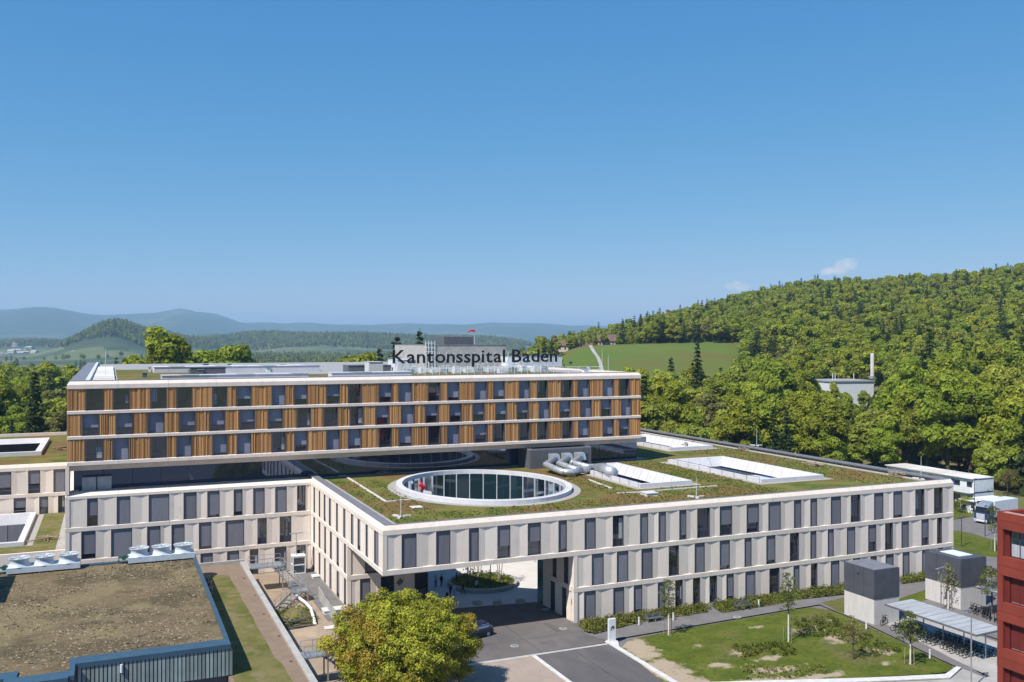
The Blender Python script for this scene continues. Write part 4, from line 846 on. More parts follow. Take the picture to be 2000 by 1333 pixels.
for k, (u, v) in enumerate(((477, 1129), (498, 1161), (515, 1198), (545, 1241), (568, 1290))):
    p = atz(u, v, ZS); mb = MB(); mb.lathe([(.15, 0), (.14, .06), (.05, .08), (0, .08)], 10, (p[0], p[1], ZS-.12)); mb.build('roof_drain', 'drain', ter)
e = empty('folding_chairs', (-16, 24, ZS), 'black folding chairs stacked in the shade beside the technical building', 'chairs')
rr = random.Random(5)
for k in range(6):
    x, y = rr.uniform(-16.2, -15.6), 18+k*1.3
    mb = MB(); mb.tube([(x-.3, y, ZS-.1), (x, y+.2, ZS+.8), (x+.35, y+.4, ZS+.9), (x+.2, y+.1, ZS-.1)], .04, 5); mb.tube([(x-.3, y+.5, ZS-.1), (x, y+.7, ZS+.8), (x+.35, y+.8, ZS+.3)], .04, 5); mb.build('chair_frame', 'steel' if k % 2 else 'black', e)
# ------------------------------------------------------------------ steel stairs on the yard
def stair(x0, y0, zt, x1, y1, zb, w, label, landing):
    e = empty('metal_stair', (x0, y0, zb), label, 'stair', 'galvanised steel stairs by the terrace wall')
    lx0, lx1, ly0, ly1 = landing
    mb = MB(); mb.box(lx0, lx1, ly0, ly1, zt-.12, zt); mb.build('landing', 'steel', e)
    d = Vector((x1-x0, y1-y0, 0)); n = Vector((-d.y, d.x, 0)).normalized()*w/2; st_ = max(6, int((zt-zb)/.18))
    for s in (-1, 1):
        a = Vector((x0, y0, zt-.1))+n*s; b = Vector((x1, y1, zb+.05))+n*s
        mb = MB(); mb.hexa([a+n*.03*s*0+Vector((0, 0, -.15)), b+Vector((0, 0, -.15)), b+n*.06+Vector((0, 0, -.15)), a+n*.06+Vector((0, 0, -.15)), a+Vector((0, 0, .12)), b+Vector((0, 0, .12)), b+n*.06+Vector((0, 0, .12)), a+n*.06+Vector((0, 0, .12))]); mb.build('stringer', 'steel', e)
        mb = MB()
        for h in (.5, 1.05): mb.tube([a+Vector((0, 0, h)), b+Vector((0, 0, h))], .03, 5)
        for t in np.linspace(0, 1, 5): p = a.lerp(b, float(t)); mb.tube([p, p+Vector((0, 0, 1.05))], .03, 5)
        mb.build('handrail', 'steel', e)
    for k in range(st_):
        t = (k+.5)/st_; p = Vector((x0, y0, zt)).lerp(Vector((x1, y1, zb)), t); dn = d.normalized()*.14
        mb = MB(); mb.hexa([p-n-dn+Vector((0, 0, -.03)), p+n-dn+Vector((0, 0, -.03)), p+n+dn+Vector((0, 0, -.03)), p-n+dn+Vector((0, 0, -.03)), p-n-dn, p+n-dn, p+n+dn, p-n+dn]); mb.build('tread', 'steel', e)
    mb = MB()
    for h in (.5, 1.05): mb.tube([(lx0, ly1, zt+h), (lx0, ly0, zt+h), (lx1, ly0, zt+h)], .03, 5); mb.tube([(lx0, ly1, zt+h), (lx1, ly1, zt+h)], .03, 5)
    for (x, y) in ((lx0, ly0), (lx1, ly0), (lx1, ly1), (lx0, ly1), ((lx0+lx1)/2, ly0), ((lx0+lx1)/2, ly1)): mb.tube([(x, y, zt), (x, y, zt+1.05)], .03, 5)
    mb.build('guard_rail', 'steel', e)
    for (x, y) in ((lx1-.1, ly0+.1), (lx1-.1, ly1-.1)): mb = MB(); mb.box(x-.07, x+.07, y-.07, y+.07, G, zt-.12); mb.build('post', 'steel', e)
stair(-6.4, 28.6, ZS+.4, -4.6, 23.2, G+1.3, 1.3, 'steel stair descending from the terrace wall below the concave building corner', (-9.8, -5.6, 28.3, 31.0))
stair(-5.0, 22.0, G+1.3, -8.6, 17.4, G, 1.3, 'lower steel stair flight leading back towards the terrace wall', (-5.8, -3.6, 21.6, 23.4))
stair(-7.6, -6.6, ZS, -3.6, -9.4, G, 1.3, 'steel stair at the near end of the terrace wall beside the maple', (-9.8, -7.4, -7.6, -5.6))
# mounds, pipes and hoarding in the sandy yard
def mound(cx, cy, rx, ry, h, m, name='earth_mound_ground', seed=1):
    mb = MB(); n, r = 22, 7; P = {}
    for i in range(r+1):
        for j in range(n):
            a = 2*math.pi*j/n; k = i/r*(1+.12*hnoise(math.cos(a)*2+seed, math.sin(a)*2, 1)); x, y = cx+rx*k*math.cos(a), cy+ry*k*math.sin(a)
            P[i, j] = (x, y, G-.02+h*(math.cos(min(1, i/r)*math.pi)*.5+.5)*(1+.15*hnoise(x, y, 1.0)))
    for i in range(r):
        for j in range(n): mb.quad(P[i, j], P[i, (j+1) % n], P[i+1, (j+1) % n], P[i+1, j])
    mb.build(name, m, smooth=True, kind='structure')
mound(-6.4, 15.2, 2.6, 4.4, .9, 'stripveg', seed=2); mound(-5.0, 9, 3.0, 3.4, .5, 'sand', seed=5); mound(-6.2, 20.5, 2.6, 3, .7, 'sand', seed=8); mound(-6.8, 4.5, 2.4, 4, .35, 'sand', seed=11)
e = empty('white_hose', (-5, 18, G), 'white corrugated hose snaking over the sandy yard', 'hose')
mb = MB(); mb.tube([atz(*p)+np.array([0, 0, .2]) for p in ((575, 1162, G+.7), (585, 1172, G+.6), (598, 1182, G+.5), (607, 1192, G+.4), (612, 1208, G+.2), (616, 1225, G))], .2, 8); mb.build('hose_line', 'whitemetal', e, True)
e = empty('debris_heap', (-7, 4, G), 'dark heap of metal offcuts and beams in the sandy yard', 'debris'); rr = random.Random(9)
for k in range(14):
    c = atz(rr.uniform(560, 600), rr.uniform(1205, 1232), G); a = rr.uniform(-.3, .9); l = rr.uniform(.8, 1.9)
    mb = MB(); mb.tube([(c[0]-l*math.cos(a), c[1]-l*math.sin(a), G+.1+.05*k*.5), (c[0]+l*math.cos(a), c[1]+l*math.sin(a), G+.25+.05*k*.5)], rr.uniform(.05, .14), 5); mb.build('beam', 'dark' if k % 3 else 'timber', e)
e = empty('hoarding_fence', (-3, 14, G), 'pale mesh hoarding along the grey path by the building', 'fence')
hp = [atz(u, v, G) for u, v in ((622, 1168), (634, 1188), (646, 1205), (660, 1228), (678, 1252), (696, 1280))]
for a, b in zip(hp[:-1], hp[1:]):
    d = (b-a); mb = MB(); n = np.array([-d[1], d[0], 0]); n = n/np.linalg.norm(n)*.03
    mb.hexa([a-n, b-n, b+n, a+n, a-n+[0, 0, 1.5], b-n+[0, 0, 1.5], b+n+[0, 0, 1.5], a+n+[0, 0, 1.5]]); mb.build('panel', 'plinth', e)
    mb = MB(); mb.tube([a, a+np.array([0, 0, 1.8])], .05, 6); mb.build('post', 'steel', e)
for (u, v, w, d_, h, m, lab) in ((625, 1128, 2.2, 1.4, .35, 'kerb', 'pale concrete slab step at the foot of the building'), (655, 1196, 3.0, 1.5, .5, 'kerb', 'white covered pallet at the end of the grey path'), (645, 1232, 1.2, 1.0, .4, 'kerb', 'white sack lying by the hoarding')):
    boxthing('site_pallet', u, v, G+.01, w, d_, h, m, lab, 'pallet', 'things left on the building site')
gb = atz(577, 1112, G); e = empty('glass_lift_cabin', (gb[0], gb[1], G), 'small white-framed glass cabin in the concave building corner', 'cabin')
gx, gy = gb[0], min(gb[1], 36.6)
mb = MB()
for dx in (-.85, .85):
    for dy in (-.7, .7): mb.box(gx+dx-.07, gx+dx+.07, gy+dy-.07, gy+dy+.07, G, G+2.4)
for zz in (.0, 1.2, 2.3): mb.box(gx-.77, gx+.77, gy-.77, gy-.63, G+zz, G+zz+.12); mb.box(gx-.92, gx-.78, gy-.62, gy+.62, G+zz, G+zz+.12)
mb.build('frame', 'whitemetal', e)
mb = MB(); mb.box(gx-.78, gx+.78, gy-.6, gy+.6, G+.12, G+2.3); mb.build('glazing', 'courtglass', e); mb = MB(); mb.box(gx-.95, gx+.95, gy-.8, gy+.8, G+2.42, G+2.55); mb.build('roof', 'whitemetal', e)
# ================================================================== LAMPS, SIGN, BENCHES, CAR
def lamp(x, y, h, label, heads=2, ang=0, m='steel'):
    e = empty('street_lamp', (x, y, G), label, 'street lamp', 'street lamps around the hospital')
    mb = MB(); mb.tube([(x, y, G), (x, y, G+h)], [.075, .05], 8); mb.build('pole', m, e)
    for k in range(heads):
        a = ang+math.pi*k; c, s = math.cos(a), math.sin(a)
        mb = MB(); mb.hexa([(x+c*r-s*w, y+s*r+c*w, G+h+zz) for zz in (0, .1) for r, w in ((.05, -.1), (.95, -.16), (.95, .16), (.05, .1))]); mb.build('lamp_head', m, e)
p = atz(1838, 1190, G); lamp(p[0], p[1], 5.0, 'twin-headed street lamp between the two grey kiosks', 2, .2)
p = atz(1897, 1345, G); lamp(p[0], p[1], 7.4, 'tall single-arm street lamp in front of the bicycle shelter', 1, math.pi*.93)
p = atz(1878, 1068, G); lamp(p[0], p[1], 4.6, 'slim street lamp on the grass verge beside the building end', 2, .2, 'dark')
p = atz(1924, 1048, G); lamp(p[0], p[1], 5.0, 'slim dark street lamp by the parked truck', 1, .4, 'dark')
p = atz(1903, 1010, G); lamp(p[0], p[1], 7.0, 'tall thin street lamp before the white site cabins', 1, .4, 'dark')
lamp(-2.4, 36.6, 5.6, 'twin-headed lamp above the glass cabin in the building corner', 2, 0)
sx, sy = 23.7, -7.6; e = empty('sign_pylon', (sx, sy, G), 'white sign pylon with emblem beside the driveway', 'sign')
mb = MB(); mb.box(sx-.42, sx+.42, sy-.16, sy+.16, G+.15, G+2.55); mb.build('panel', 'whitemetal', e); mb = MB(); mb.box(sx-.5, sx+.5, sy-.3, sy+.3, G, G+.149); mb.build('base', 'kerb', e)
mb = MB(); z = G+1.55
for i, (x0, x1, z0, z1) in enumerate(((-.22, .05, -.02, .10), (-.10, .22, .12, .24), (-.22, -.12, -.25, -.02), (.02, .12, -.2, .1), (.14, .24, -.05, .12))): mb.box(sx+x0, sx+x1, sy-.166-.002*i, sy-.161, z+z0, z+z1)
mb.build('emblem', 'dark', e)
def bench(u, v, label, rz=.0):
    p = atz(u, v, G); e = empty('park_bench', (p[0], p[1], G), label, 'bench', 'grey benches along the footpath'); x, y = p[0], p[1]
    for k in range(4): mb = MB(); mb.box(x-1.2, x+1.2, y-.28+k*.15, y-.16+k*.15, G+.42, G+.46); mb.build('seat_slat', 'greybox', e)
    for k in range(3): mb = MB(); mb.box(x-1.2, x+1.2, y+.32+k*.03, y+.36+k*.03, G+.52+k*.14, G+.63+k*.14); mb.build('backrest_slat', 'greybox', e)
    for s in (-1.0, 0, 1.0): mb = MB(); mb.box(x+s-.04, x+s+.04, y-.26, y+.30, G, G+.42); mb.box(x+s-.04, x+s+.04, y+.26, y+.315, G+.42, G+.85); mb.build('leg', 'steel', e)
bench(1278, 1214, 'grey slatted bench in the first planting bed near the sign')
bench(1452, 1189, 'grey slatted bench in the second planting bed along the footpath')
for k, (u, v, lab) in enumerate(((1248, 1221, 'short pale bollard light left of the first bench'), (1315, 1212, 'short pale bollard light right of the first bench'), (1482, 1186, 'short pale bollard light right of the second bench'), (1692, 1230, 'short pale bollard light on the shelter path edge'), (1816, 1286, 'short pale bollard light at the lawn corner by the shelter'))):
    p = atz(u, v, G); e = empty('bollard_light', (p[0], p[1], G), lab, 'bollard', 'bollard lights along the paths'); mb = MB(); mb.lathe([(.1, 0), (.1, .75), (0, .75)], 10, (p[0], p[1], G)); mb.build('post', 'whitemetal', e); mb = MB(); mb.lathe([(.09, 0), (.11, .02), (.11, .14), (0, .15)], 10, (p[0], p[1], G+.76)); mb.build('cap', 'kerb', e)
for k, (u, v) in enumerate(((882, 1182), (932, 1181), (972, 1181.5), (1017, 1178))):
    p = atz(u, v, G); x, y = p[0], p[1]; e = empty('stone_block', (x, y, G), ('leftmost', 'second', 'third', 'rightmost')[k]+' of the four stone seat blocks along the plaza edge', 'stone block', 'stone seat blocks at the plaza edge')
    mb = MB(); r_ = random.Random(k); j = lambda: r_.uniform(-.06, .06)
    mb.hexa([(x-.5+j(), y-.4+j(), G), (x+.5+j(), y-.4+j(), G), (x+.5+j(), y+.4+j(), G), (x-.5+j(), y+.4+j(), G), (x-.48+j(), y-.38+j(), G+.45+j()), (x+.48+j(), y-.38+j(), G+.45+j()), (x+.48+j(), y+.38+j(), G+.45+j()), (x-.48+j(), y+.38+j(), G+.45+j())]); mb.build('block', 'plinth', e)
for (u, v, lab) in ((1065, 1191, 'pale manhole cover in the shaded passage by the doors'), (1100, 1228, 'manhole cover in the sunlit forecourt'), (1005, 1262, 'manhole cover beside the drain line'), (1440, 1206, 'small manhole cover in the footpath')):
    p = atz(u, v, G); e = empty('manhole_cover', (p[0], p[1], G), lab, 'manhole', 'manhole covers around the forecourt'); mb = MB(); mb.lathe([(.46, .012), (.44, .03), (.36, .03), (0, .03)], 20, (p[0], p[1], G)); mb.build('rim', 'plinth', e); mb = MB(); mb.lathe([(.35, .034), (0, .034)], 18, (p[0], p[1], G)); mb.build('lid', 'steel', e)
# car: lofted body, greenhouse, wheels
def car(x, y, rz, label):
    e = empty('parked_car', (0, 0, 0), label, 'car')
    def loft(secs, name, m, smooth=True):
        mb = MB()
        for (xa, pa), (xb, pb) in zip(secs[:-1], secs[1:]):
            for k in range(len(pa)-1): mb.quad((xa, *pa[k]), (xa, *pa[k+1]), (xb, *pb[k+1]), (xb, *pb[k]))
        for xx, pp in (secs[0], secs[-1]): mb.quad(*[(xx, *q) for q in pp])
        o = mb.build(name, m, e, smooth); return o
    def sec(w, z0, z1, r=.12): return [(-w, z0), (-w-.02, (z0+z1)*.5), (-w+.03, z1-r), (-w+r+.05, z1), (w-r-.05, z1), (w-.03, z1-r), (w+.02, (z0+z1)*.5), (w, z0)]
    b = loft([(-2.12, sec(.72, .35, .62)), (-2.0, sec(.82, .25, .78)), (-1.2, sec(.88, .2, .92)), (-.6, sec(.89, .2, .96)), (1.3, sec(.89, .2, .98)), (1.95, sec(.86, .25, .95)), (2.1, sec(.80, .35, .85))], 'body', 'carpaint')
    b.data.polygons.foreach_set('use_smooth', [False]*len(b.data.polygons))
    loft([(-.85, sec(.78, .93, .97, .02)), (-.25, sec(.70, .93, 1.40)), (.5, sec(.68, .93, 1.48)), (1.5, sec(.67, .93, 1.44)), (2.0, sec(.74, .93, 1.0, .02))], 'windows', 'pane', False)
    mb = MB(); mb.box(-.15, 1.5, -.60, .60, 1.45, 1.50); mb.build('roof', 'carpaint', e)
    for wx in (-1.32, 1.3):
        for s in (-1, 1):
            mb = MB(); mb.tube([(wx, s*.70, .31), (wx, s*.91, .31)], .31, 18); w = mb.build('wheel', 'tyre', e); mb = MB(); mb.tube([(wx, s*.88, .31), (wx, s*.925, .31)], .2, 12); mb.build('rim', 'steel', w)
    for s in (-1, 1):
        mb = MB(); mb.box(2.08, 2.125, s*.55-.15, s*.55+.15, .62, .80); mb.build('tail_light', 'rust', e); mb = MB(); mb.box(-2.11, -2.07, s*.52-.18, s*.52+.18, .52, .68); mb.build('headlight', 'whitemetal', e); mb = MB(); mb.box(-.55, -.35, s*.98-.09, s*.98+.09, .95, 1.08); mb.build('mirror', 'carpaint', e)
    e.location = (x, y, G+.004); e.rotation_euler = (0, 0, rz)
car(10.5, .0, .25, 'dark blue hatchback parked behind the maple on the forecourt')
# ================================================================== KIOSKS, SHELTER, BICYCLES
def kiosk(x0, x1, y0, y1, zt, zm, label, hatch):
    e = empty('stair_kiosk', ((x0+x1)/2, (y0+y1)/2, G), label, 'kiosk', 'two-tone kiosks beside the footpath')
    mb = MB(); mb.box(x0+.06, x1-.02, y0+.06, y1-.02, G, zm); mb.build('concrete_base', 'kioskc', e)
    for k in range(3):
        q0, q1 = y0+.02+(y1-y0-.04)*k/3, y0+.02+(y1-y0-.04)*(k+1)/3; mb = MB(); mb.box(x0+.02, x0+.06, q0+.008, q1-.008, G, zm); mb.build('base_panel', 'kioskc', e)
        q0, q1 = x0+.06+(x1-x0-.08)*k/3, x0+.06+(x1-x0-.08)*(k+1)/3; mb = MB(); mb.box(q0+.008, q1-.008, y0+.02, y0+.06, G, zm); mb.build('base_panel', 'kioskc', e)
    h = zt-zm
    for (fx0, fx1, fy0, fy1, n, ax) in ((x0-.03, x0+.02, y0, y1, 3, 'y'), (x0, x1, y0-.03, y0+.02, 3, 'x')):
        for k in range(n):
            if ax == 'y': q0, q1 = fy0+(fy1-fy0)*k/n, fy0+(fy1-fy0)*(k+1)/n; mb = MB(); mb.box(fx0, fx1, q0+.018, q1-.018, zm+.02, zt); mb.build('cladding_panel', 'anthr', e)
            else: q0, q1 = fx0+(fx1-fx0)*k/n, fx0+(fx1-fx0)*(k+1)/n; mb = MB(); mb.box(q0+.018, q1-.018, fy0, fy1, zm+.02, zt); mb.build('cladding_panel', 'anthr', e)
    mb = MB(); mb.box(x0+.03, x1, y0+.03, y1, zm, zt-.05); mb.build('core', 'anthr', e)
    for k in range(8):
        a = x0+.1+(x1-x0-.2)*k/8
        mb = MB(); mb.box(a, a+(x1-x0-.2)/8-.06, y0+.1, y1-.1, zt-.05, zt+.03); mb.build('roof_strip', 'anthr' if hatch else 'coping', e)
    if hatch: mb = MB(); mb.box(x0+1.2, x1-.9, y0+1.2, y1-1.2, zt+.031, zt+.08); mb.build('roof_hatch', 'whitemetal', e)
    else: mb = MB(); mb.box(x0-.06, x0-.031, y0+2.3, y0+2.6, zt-1.0, zt-.85); mb.build('vent', 'black', e)
M['kioskc'] = mat('board_marked_concrete', (.60, .57, .55), (.52, .49, .47), 1.2, rough=.85, stretch=(4, 4, .4))
def ztop(x, y, u, v): f, r = uD(x, y); return CZ-(v-HV)/F*f
k1 = (54.6, 58.5, -14.6, -9.8); k2 = (69.0, 73.4, -14.2, -8.8)
kiosk(*k1, ztop(k1[0], k1[2], 0, 1114.5), ztop(k1[0], k1[2], 0, 1172), 'grey-topped concrete kiosk beside the bicycle shelter', False)
kiosk(*k2, ztop(k2[0], k2[2], 0, 1094), ztop(k2[0], k2[2], 0, 1148.5), 'grey-topped concrete kiosk with roof hatch, nearer the end of the hospital', True)
SZ = 1.15
she = empty('bicycle_shelter', (56.5, -22, G), 'bicycle shelter with pale corrugated roof beside the concrete kiosk', 'shelter')
sx0, sx1, sy0, sy1 = 54.3, 58.5, -28.6, -16.4
mb = MB(); mb.hexa([(sx0, sy0, SZ-.16), (sx1, sy0, SZ-.02), (sx1, sy1, SZ-.02), (sx0, sy1, SZ-.16), (sx0, sy0, SZ-.02), (sx1, sy0, SZ+.12), (sx1, sy1, SZ+.12), (sx0, sy1, SZ-.02)]); mb.build('roof_frame', 'greybox', she)
for k in range(11):
    y = sy0+.1+(sy1-sy0-.2)*k/11; mb = MB(); mb.hexa([(sx0+.15, y, SZ-.01), (sx1-.1, y, SZ+.12), (sx1-.1, y+1.02, SZ+.12), (sx0+.15, y+1.02, SZ-.01), (sx0+.15, y, SZ+.03), (sx1-.1, y, SZ+.16), (sx1-.1, y+1.02, SZ+.16), (sx0+.15, y+1.02, SZ+.03)]); mb.build('roof_sheet', 'shroof', she)
for y in np.linspace(sy0+.8, sy1-.8, 5): mb = MB(); mb.tube([(56.6, y, G), (56.6, y, SZ-.1)], .07, 8); mb.tube([(54.5, y, SZ-.16), (58.3, y, SZ-.03)], .06, 6); mb.build('post', 'steel', she)
mb = MB()
for y in np.arange(sy0+.5, sy1-.3, .55): mb.tube([(55.2, y, G), (55.2, y, G+.55), (55.9, y, G+.6), (56.1, y, G)], .025, 4)
mb.build('bicycle_rack', 'steel', she)
she2 = empty('far_bicycle_shelter', (74, -19, G), 'bicycle shelter half hidden behind the red building', 'shelter')
q0 = atz(1902, 1148, SZ); bx, by = q0[0], q0[1]
mb = MB(); mb.box(bx, bx+4, by-11, by, SZ, SZ+.14); mb.build('roof_frame', 'greybox', she2)
for k in range(9): mb = MB(); mb.box(bx+.12, bx+3.9, by-10.9+k*1.2, by-9.75+k*1.2, SZ+.142, SZ+.19); mb.build('roof_sheet', 'shroof', she2)
for y in (by-10, by-5.5, by-.8): mb = MB(); mb.tube([(bx+2.2, y, G), (bx+2.2, y, SZ)], .07, 8); mb.build('post', 'steel', she2)
def bicycle():
    e = empty('bicycle', (0, 0, 0), 'bicycle', 'bicycle', 'bicycles parked at the shelters')
    for x in (-.52, .52):
        mb = MB(); n = 18
        mb.tube([(x+.33*math.cos(a), 0, .34+.33*math.sin(a)) for a in np.linspace(0, 2*math.pi, n+1)], .034, 5, cap=False); w = mb.build('wheel', 'tyre', e)
        mb = MB()
        for k in range(6): a = k*math.pi/6; mb.tube([(x-.31*math.cos(a), 0, .34-.31*math.sin(a)), (x+.31*math.cos(a), 0, .34+.31*math.sin(a))], .006, 3)
        mb.build('spokes', 'steel', w)
    mb = MB()
    for a, b in (((-.52, 0, .34), (-.05, 0, .32)), ((-.05, 0, .32), (-.18, 0, .86)), ((-.52, 0, .34), (-.15, 0, .74)), ((-.05, 0, .32), (.38, 0, .80)), ((-.15, 0, .74), (.37, 0, .84)), ((.38, 0, .92), (.40, 0, .66)), ((.40, 0, .66), (.52, 0, .34))): mb.tube([a, b], .038, 6)
    mb.build('frame', 'black', e)
    mb = MB(); mb.hexa([(-.30, -.08, .88), (-.02, -.03, .89), (-.02, .03, .89), (-.30, .08, .88), (-.30, -.08, .94), (-.02, -.02, .93), (-.02, .02, .93), (-.30, .08, .94)]); mb.build('saddle', 'black', e)
    mb = MB(); mb.tube([(.22, -.28, 1.02), (.38, -.2, 1.03), (.38, 0, .98), (.38, .2, 1.03), (.22, .28, 1.02)], .03, 5); mb.build('handlebar', 'black', e)
    return e
b0 = bicycle(); rr = random.Random(2); nb = 0
def addbike(x, y, rz, label):
    global nb
    if nb == 0: o = b0; o.location = (x, y, G+.015); o.rotation_euler = (rr.uniform(-.08, .08), 0, rz); tag(o, label)
    else: o = place(b0, (x, y, G+.015), rz, label, 'bicycles parked at the shelters'); o.rotation_euler = (rr.uniform(-.08, .08), 0, rz)
    o.scale = (1, 1, 1); nb += 1
for y in np.arange(sy0+.6, sy1-.4, .52):
    if rr.random() < .93: addbike(55.3+rr.uniform(-.15, .2), float(y)+rr.uniform(-.1, .1), rr.uniform(-.25, .1)+(math.pi if rr.random() < .35 else 0), 'bicycle parked in the front row under the pale shelter roof')
for y in np.arange(sy0+.8, sy1-.4, .6):
    if rr.random() < .8: addbike(57.3+rr.uniform(-.15, .2), float(y), rr.uniform(-.2, .2), 'bicycle parked in the back row under the pale shelter roof')
p = atz(1727, 1221, G); addbike(p[0], p[1], .3, 'bicycle leaning by the wall of the concrete kiosk')
for k in range(9): p = atz(1900+k*6, 1196+k*2.4, G); addbike(p[0]+rr.uniform(-.2, .2), p[1], .4+rr.uniform(-.3, .3), 'bicycle parked by the shelter behind the red building')
# ================================================================== RED BUILDING AT THE RIGHT BORDER
red = empty('red_office_building', (36, -56, G), 'red panelled office building with recessed window storeys', 'office building')
RX, RY = 35.05, -46.34
rfr = Fr((RX, RY), (0, -1), (-1, 0)); RL = 30; h = 3.48; zt = 18.25
def rbuild(mb, n, m): return mb.build(n, m, red)
for k in range(6):
    zb = zt-1.28-k*h if k else zt-1.28
    z1 = zt if k == 0 else zt-1.28-k*h+h-2.0+.0
    top = zt if k == 0 else 16.97-k*h+1.45
    bot = 16.97-k*h
    n = 10
    for j in range(n):   # individual facade panels, thin joints between
        s0, s1 = RL*j/n, RL*(j+1)/n
        for (za, zc) in ((bot, (bot+top)/2), ((bot+top)/2, top)):
            mb = MB(); fbox(mb, rfr, s0+.014, s1-.014, 0, .3, za+.012, zc-.012, random.random()); rbuild(mb, 'facade_panel', 'red')
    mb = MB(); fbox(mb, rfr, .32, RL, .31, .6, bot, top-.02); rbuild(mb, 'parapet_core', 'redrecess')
    zw0, zw1 = bot-(h-1.45), bot
    q = .55
    for j in range(9):
        s = .9+j*3.2
        mb = MB(); fbox(mb, rfr, s, s+1.5, .42, .5, zw0, zw1); wo = rbuild(mb, 'window', 'dark' if k == 0 else 'redrecess')
        for t in (0, 1):
            mb = MB(); fbox(mb, rfr, s+.06+t*.74, s+.70+t*.74, .40, .42, zw0+1.0 if k == 0 else zw0+.1, zw1-.06); mb.build('pane', 'courtglass' if k == 0 else 'redrecess', wo)
            mb = MB(); fbox(mb, rfr, s+.06+t*.74, s+.70+t*.74, .40, .42, zw0+.06, zw0+.98 if k == 0 else zw0+.09); mb.build('spandrel', 'curtain', wo)
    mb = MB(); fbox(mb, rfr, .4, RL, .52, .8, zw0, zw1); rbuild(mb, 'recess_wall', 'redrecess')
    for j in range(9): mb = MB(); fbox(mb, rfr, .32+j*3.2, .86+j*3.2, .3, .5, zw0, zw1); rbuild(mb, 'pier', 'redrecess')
bk = Fr((RX, RY), (1, 0), (0, 1))
mb = MB(); fbox(mb, bk, .02, 22, .02, .5, G, zt-.004); rbuild(mb, 'back_wall', 'red')
mb = MB(); mb.box(RX+.5, RX+22, RY-RL, RY-.5, zt-.45, zt-.4); rbuild(mb, 'roof', 'redroof')
mb = MB(); mb.box(RX+.05, RX+.5, RY-RL, RY-.5, zt-.4, zt+.02); rbuild(mb, 'coping', 'redroof')
mb = MB(); mb.box(RX+2.6, RX+9, RY-9, RY-1.2, zt-.4, zt-.28); rbuild(mb, 'roof_skylight', 'whitemetal')
# ================================================================== SITE CABINS, TRUCK
def cabins(name, x0, x1, y0, y1, z1, n, storeys, label):
    e = empty(name, ((x0+x1)/2, (y0+y1)/2, G), label, 'site cabin'); hh = (z1-G)/storeys
    mb = MB(); mb.box(x0+.05, x1, y0, y1, G, z1-.1); mb.build('walls', 'whitemetal', e)
    for k in range(n):
        ya, yb = y0+(y1-y0)*k/n, y0+(y1-y0)*(k+1)/n; mb = MB(); mb.box(x0-.5, x1+.2, ya+.02, yb-.02, z1-.09, z1+.05+.02*(k % 2)); mb.build('roof_sheet', 'roofwhite', e)
        for s in range(storeys):
            zz = G+hh*s
            mb = MB(); mb.box(x0+.0, x0+.049, ya+.5, ya+.5+(yb-ya)*.42, zz+1.0, zz+2.0); w = mb.build('window', 'dark', e); mb = MB(); mb.box(x0-.02, x0-.001, ya+.55, ya+.45+(yb-ya)*.42, zz+1.05, zz+1.95); mb.build('pane', 'pane', w)
            if k % 2: mb = MB(); mb.box(x0-.02, x0+.048, yb-1.1, yb-.25, zz+.05, zz+2.1); mb.build('door', 'truckblue', e)
    if storeys > 1:
        mb = MB(); mb.box(x0-1.3, x0, y0, y1, G+hh-.1, G+hh); mb.build('gallery', 'whitemetal', e); mb = MB()
        mb.box(x0-1.3, x0-1.25, y0, y0+7, G+hh, G+hh+1.1); mb.tube([(x0-1.28, y0, G+hh+1.1), (x0-1.28, y1, G+hh+1.1)], .04, 5); mb.build('gallery_rail', 'whitemetal', e)
    mb = MB(); mb.box(x0+.1, x1-.1, y0-.03, y0, z1-.3, z1-.1); mb.box(x0+.1, x1-.1, y0-.03, y0, G+hh-.15, G+hh+.1); mb.build('frame_rail', 'truckblue', e)
cabins('site_cabins', 130.9, 136.4, 35.4, 58, 3.75, 8, 2, 'two-storey row of white site cabins before the forest')
cabins('low_site_cabin', 124.5, 133, 29.5, 33.2, .6, 2, 1, 'low white shed in front of the two-storey cabins')
tk = empty('parked_truck', (0, 0, 0), 'blue and white lorry with white box body parked on the side road', 'truck')
mb = MB(); mb.box(2.3, 9.5, -1.25, 1.25, 1.15, 3.95); mb.build('cargo_box', 'whitemetal', tk)
mb = MB(); mb.hexa([(0, -1.2, .5), (2.1, -1.2, .5), (2.1, 1.2, .5), (0, 1.2, .5), (.1, -1.2, 2.0), (2.1, -1.2, 2.0), (2.1, 1.2, 2.0), (.1, 1.2, 2.0)]); mb.build('cab', 'truckblue', tk)
mb = MB(); mb.hexa([(.1, -1.2, 2.0), (2.1, -1.2, 2.0), (2.1, 1.2, 2.0), (.1, 1.2, 2.0), (.35, -1.1, 2.95), (2.1, -1.15, 2.95), (2.1, 1.15, 2.95), (.35, 1.1, 2.95)]); mb.build('windscreen', 'pane', tk)
mb = MB(); mb.hexa([(.35, -1.12, 2.96), (2.1, -1.16, 2.96), (2.1, 1.16, 2.96), (.35, 1.12, 2.96), (1.2, -1.0, 3.6), (2.1, -1.1, 3.9), (2.1, 1.1, 3.9), (1.2, 1.0, 3.6)]); mb.build('roof_deflector', 'steel', tk)
for k in range(5): mb = MB(); mb.box(-.04, .02, -.8, .8, .85+k*.2, .97+k*.2); mb.build('grille_bar', 'whitemetal', tk)
mb = MB(); mb.box(-.12, .05, -1.22, 1.22, .4, .75); mb.build('bumper', 'whitemetal', tk)
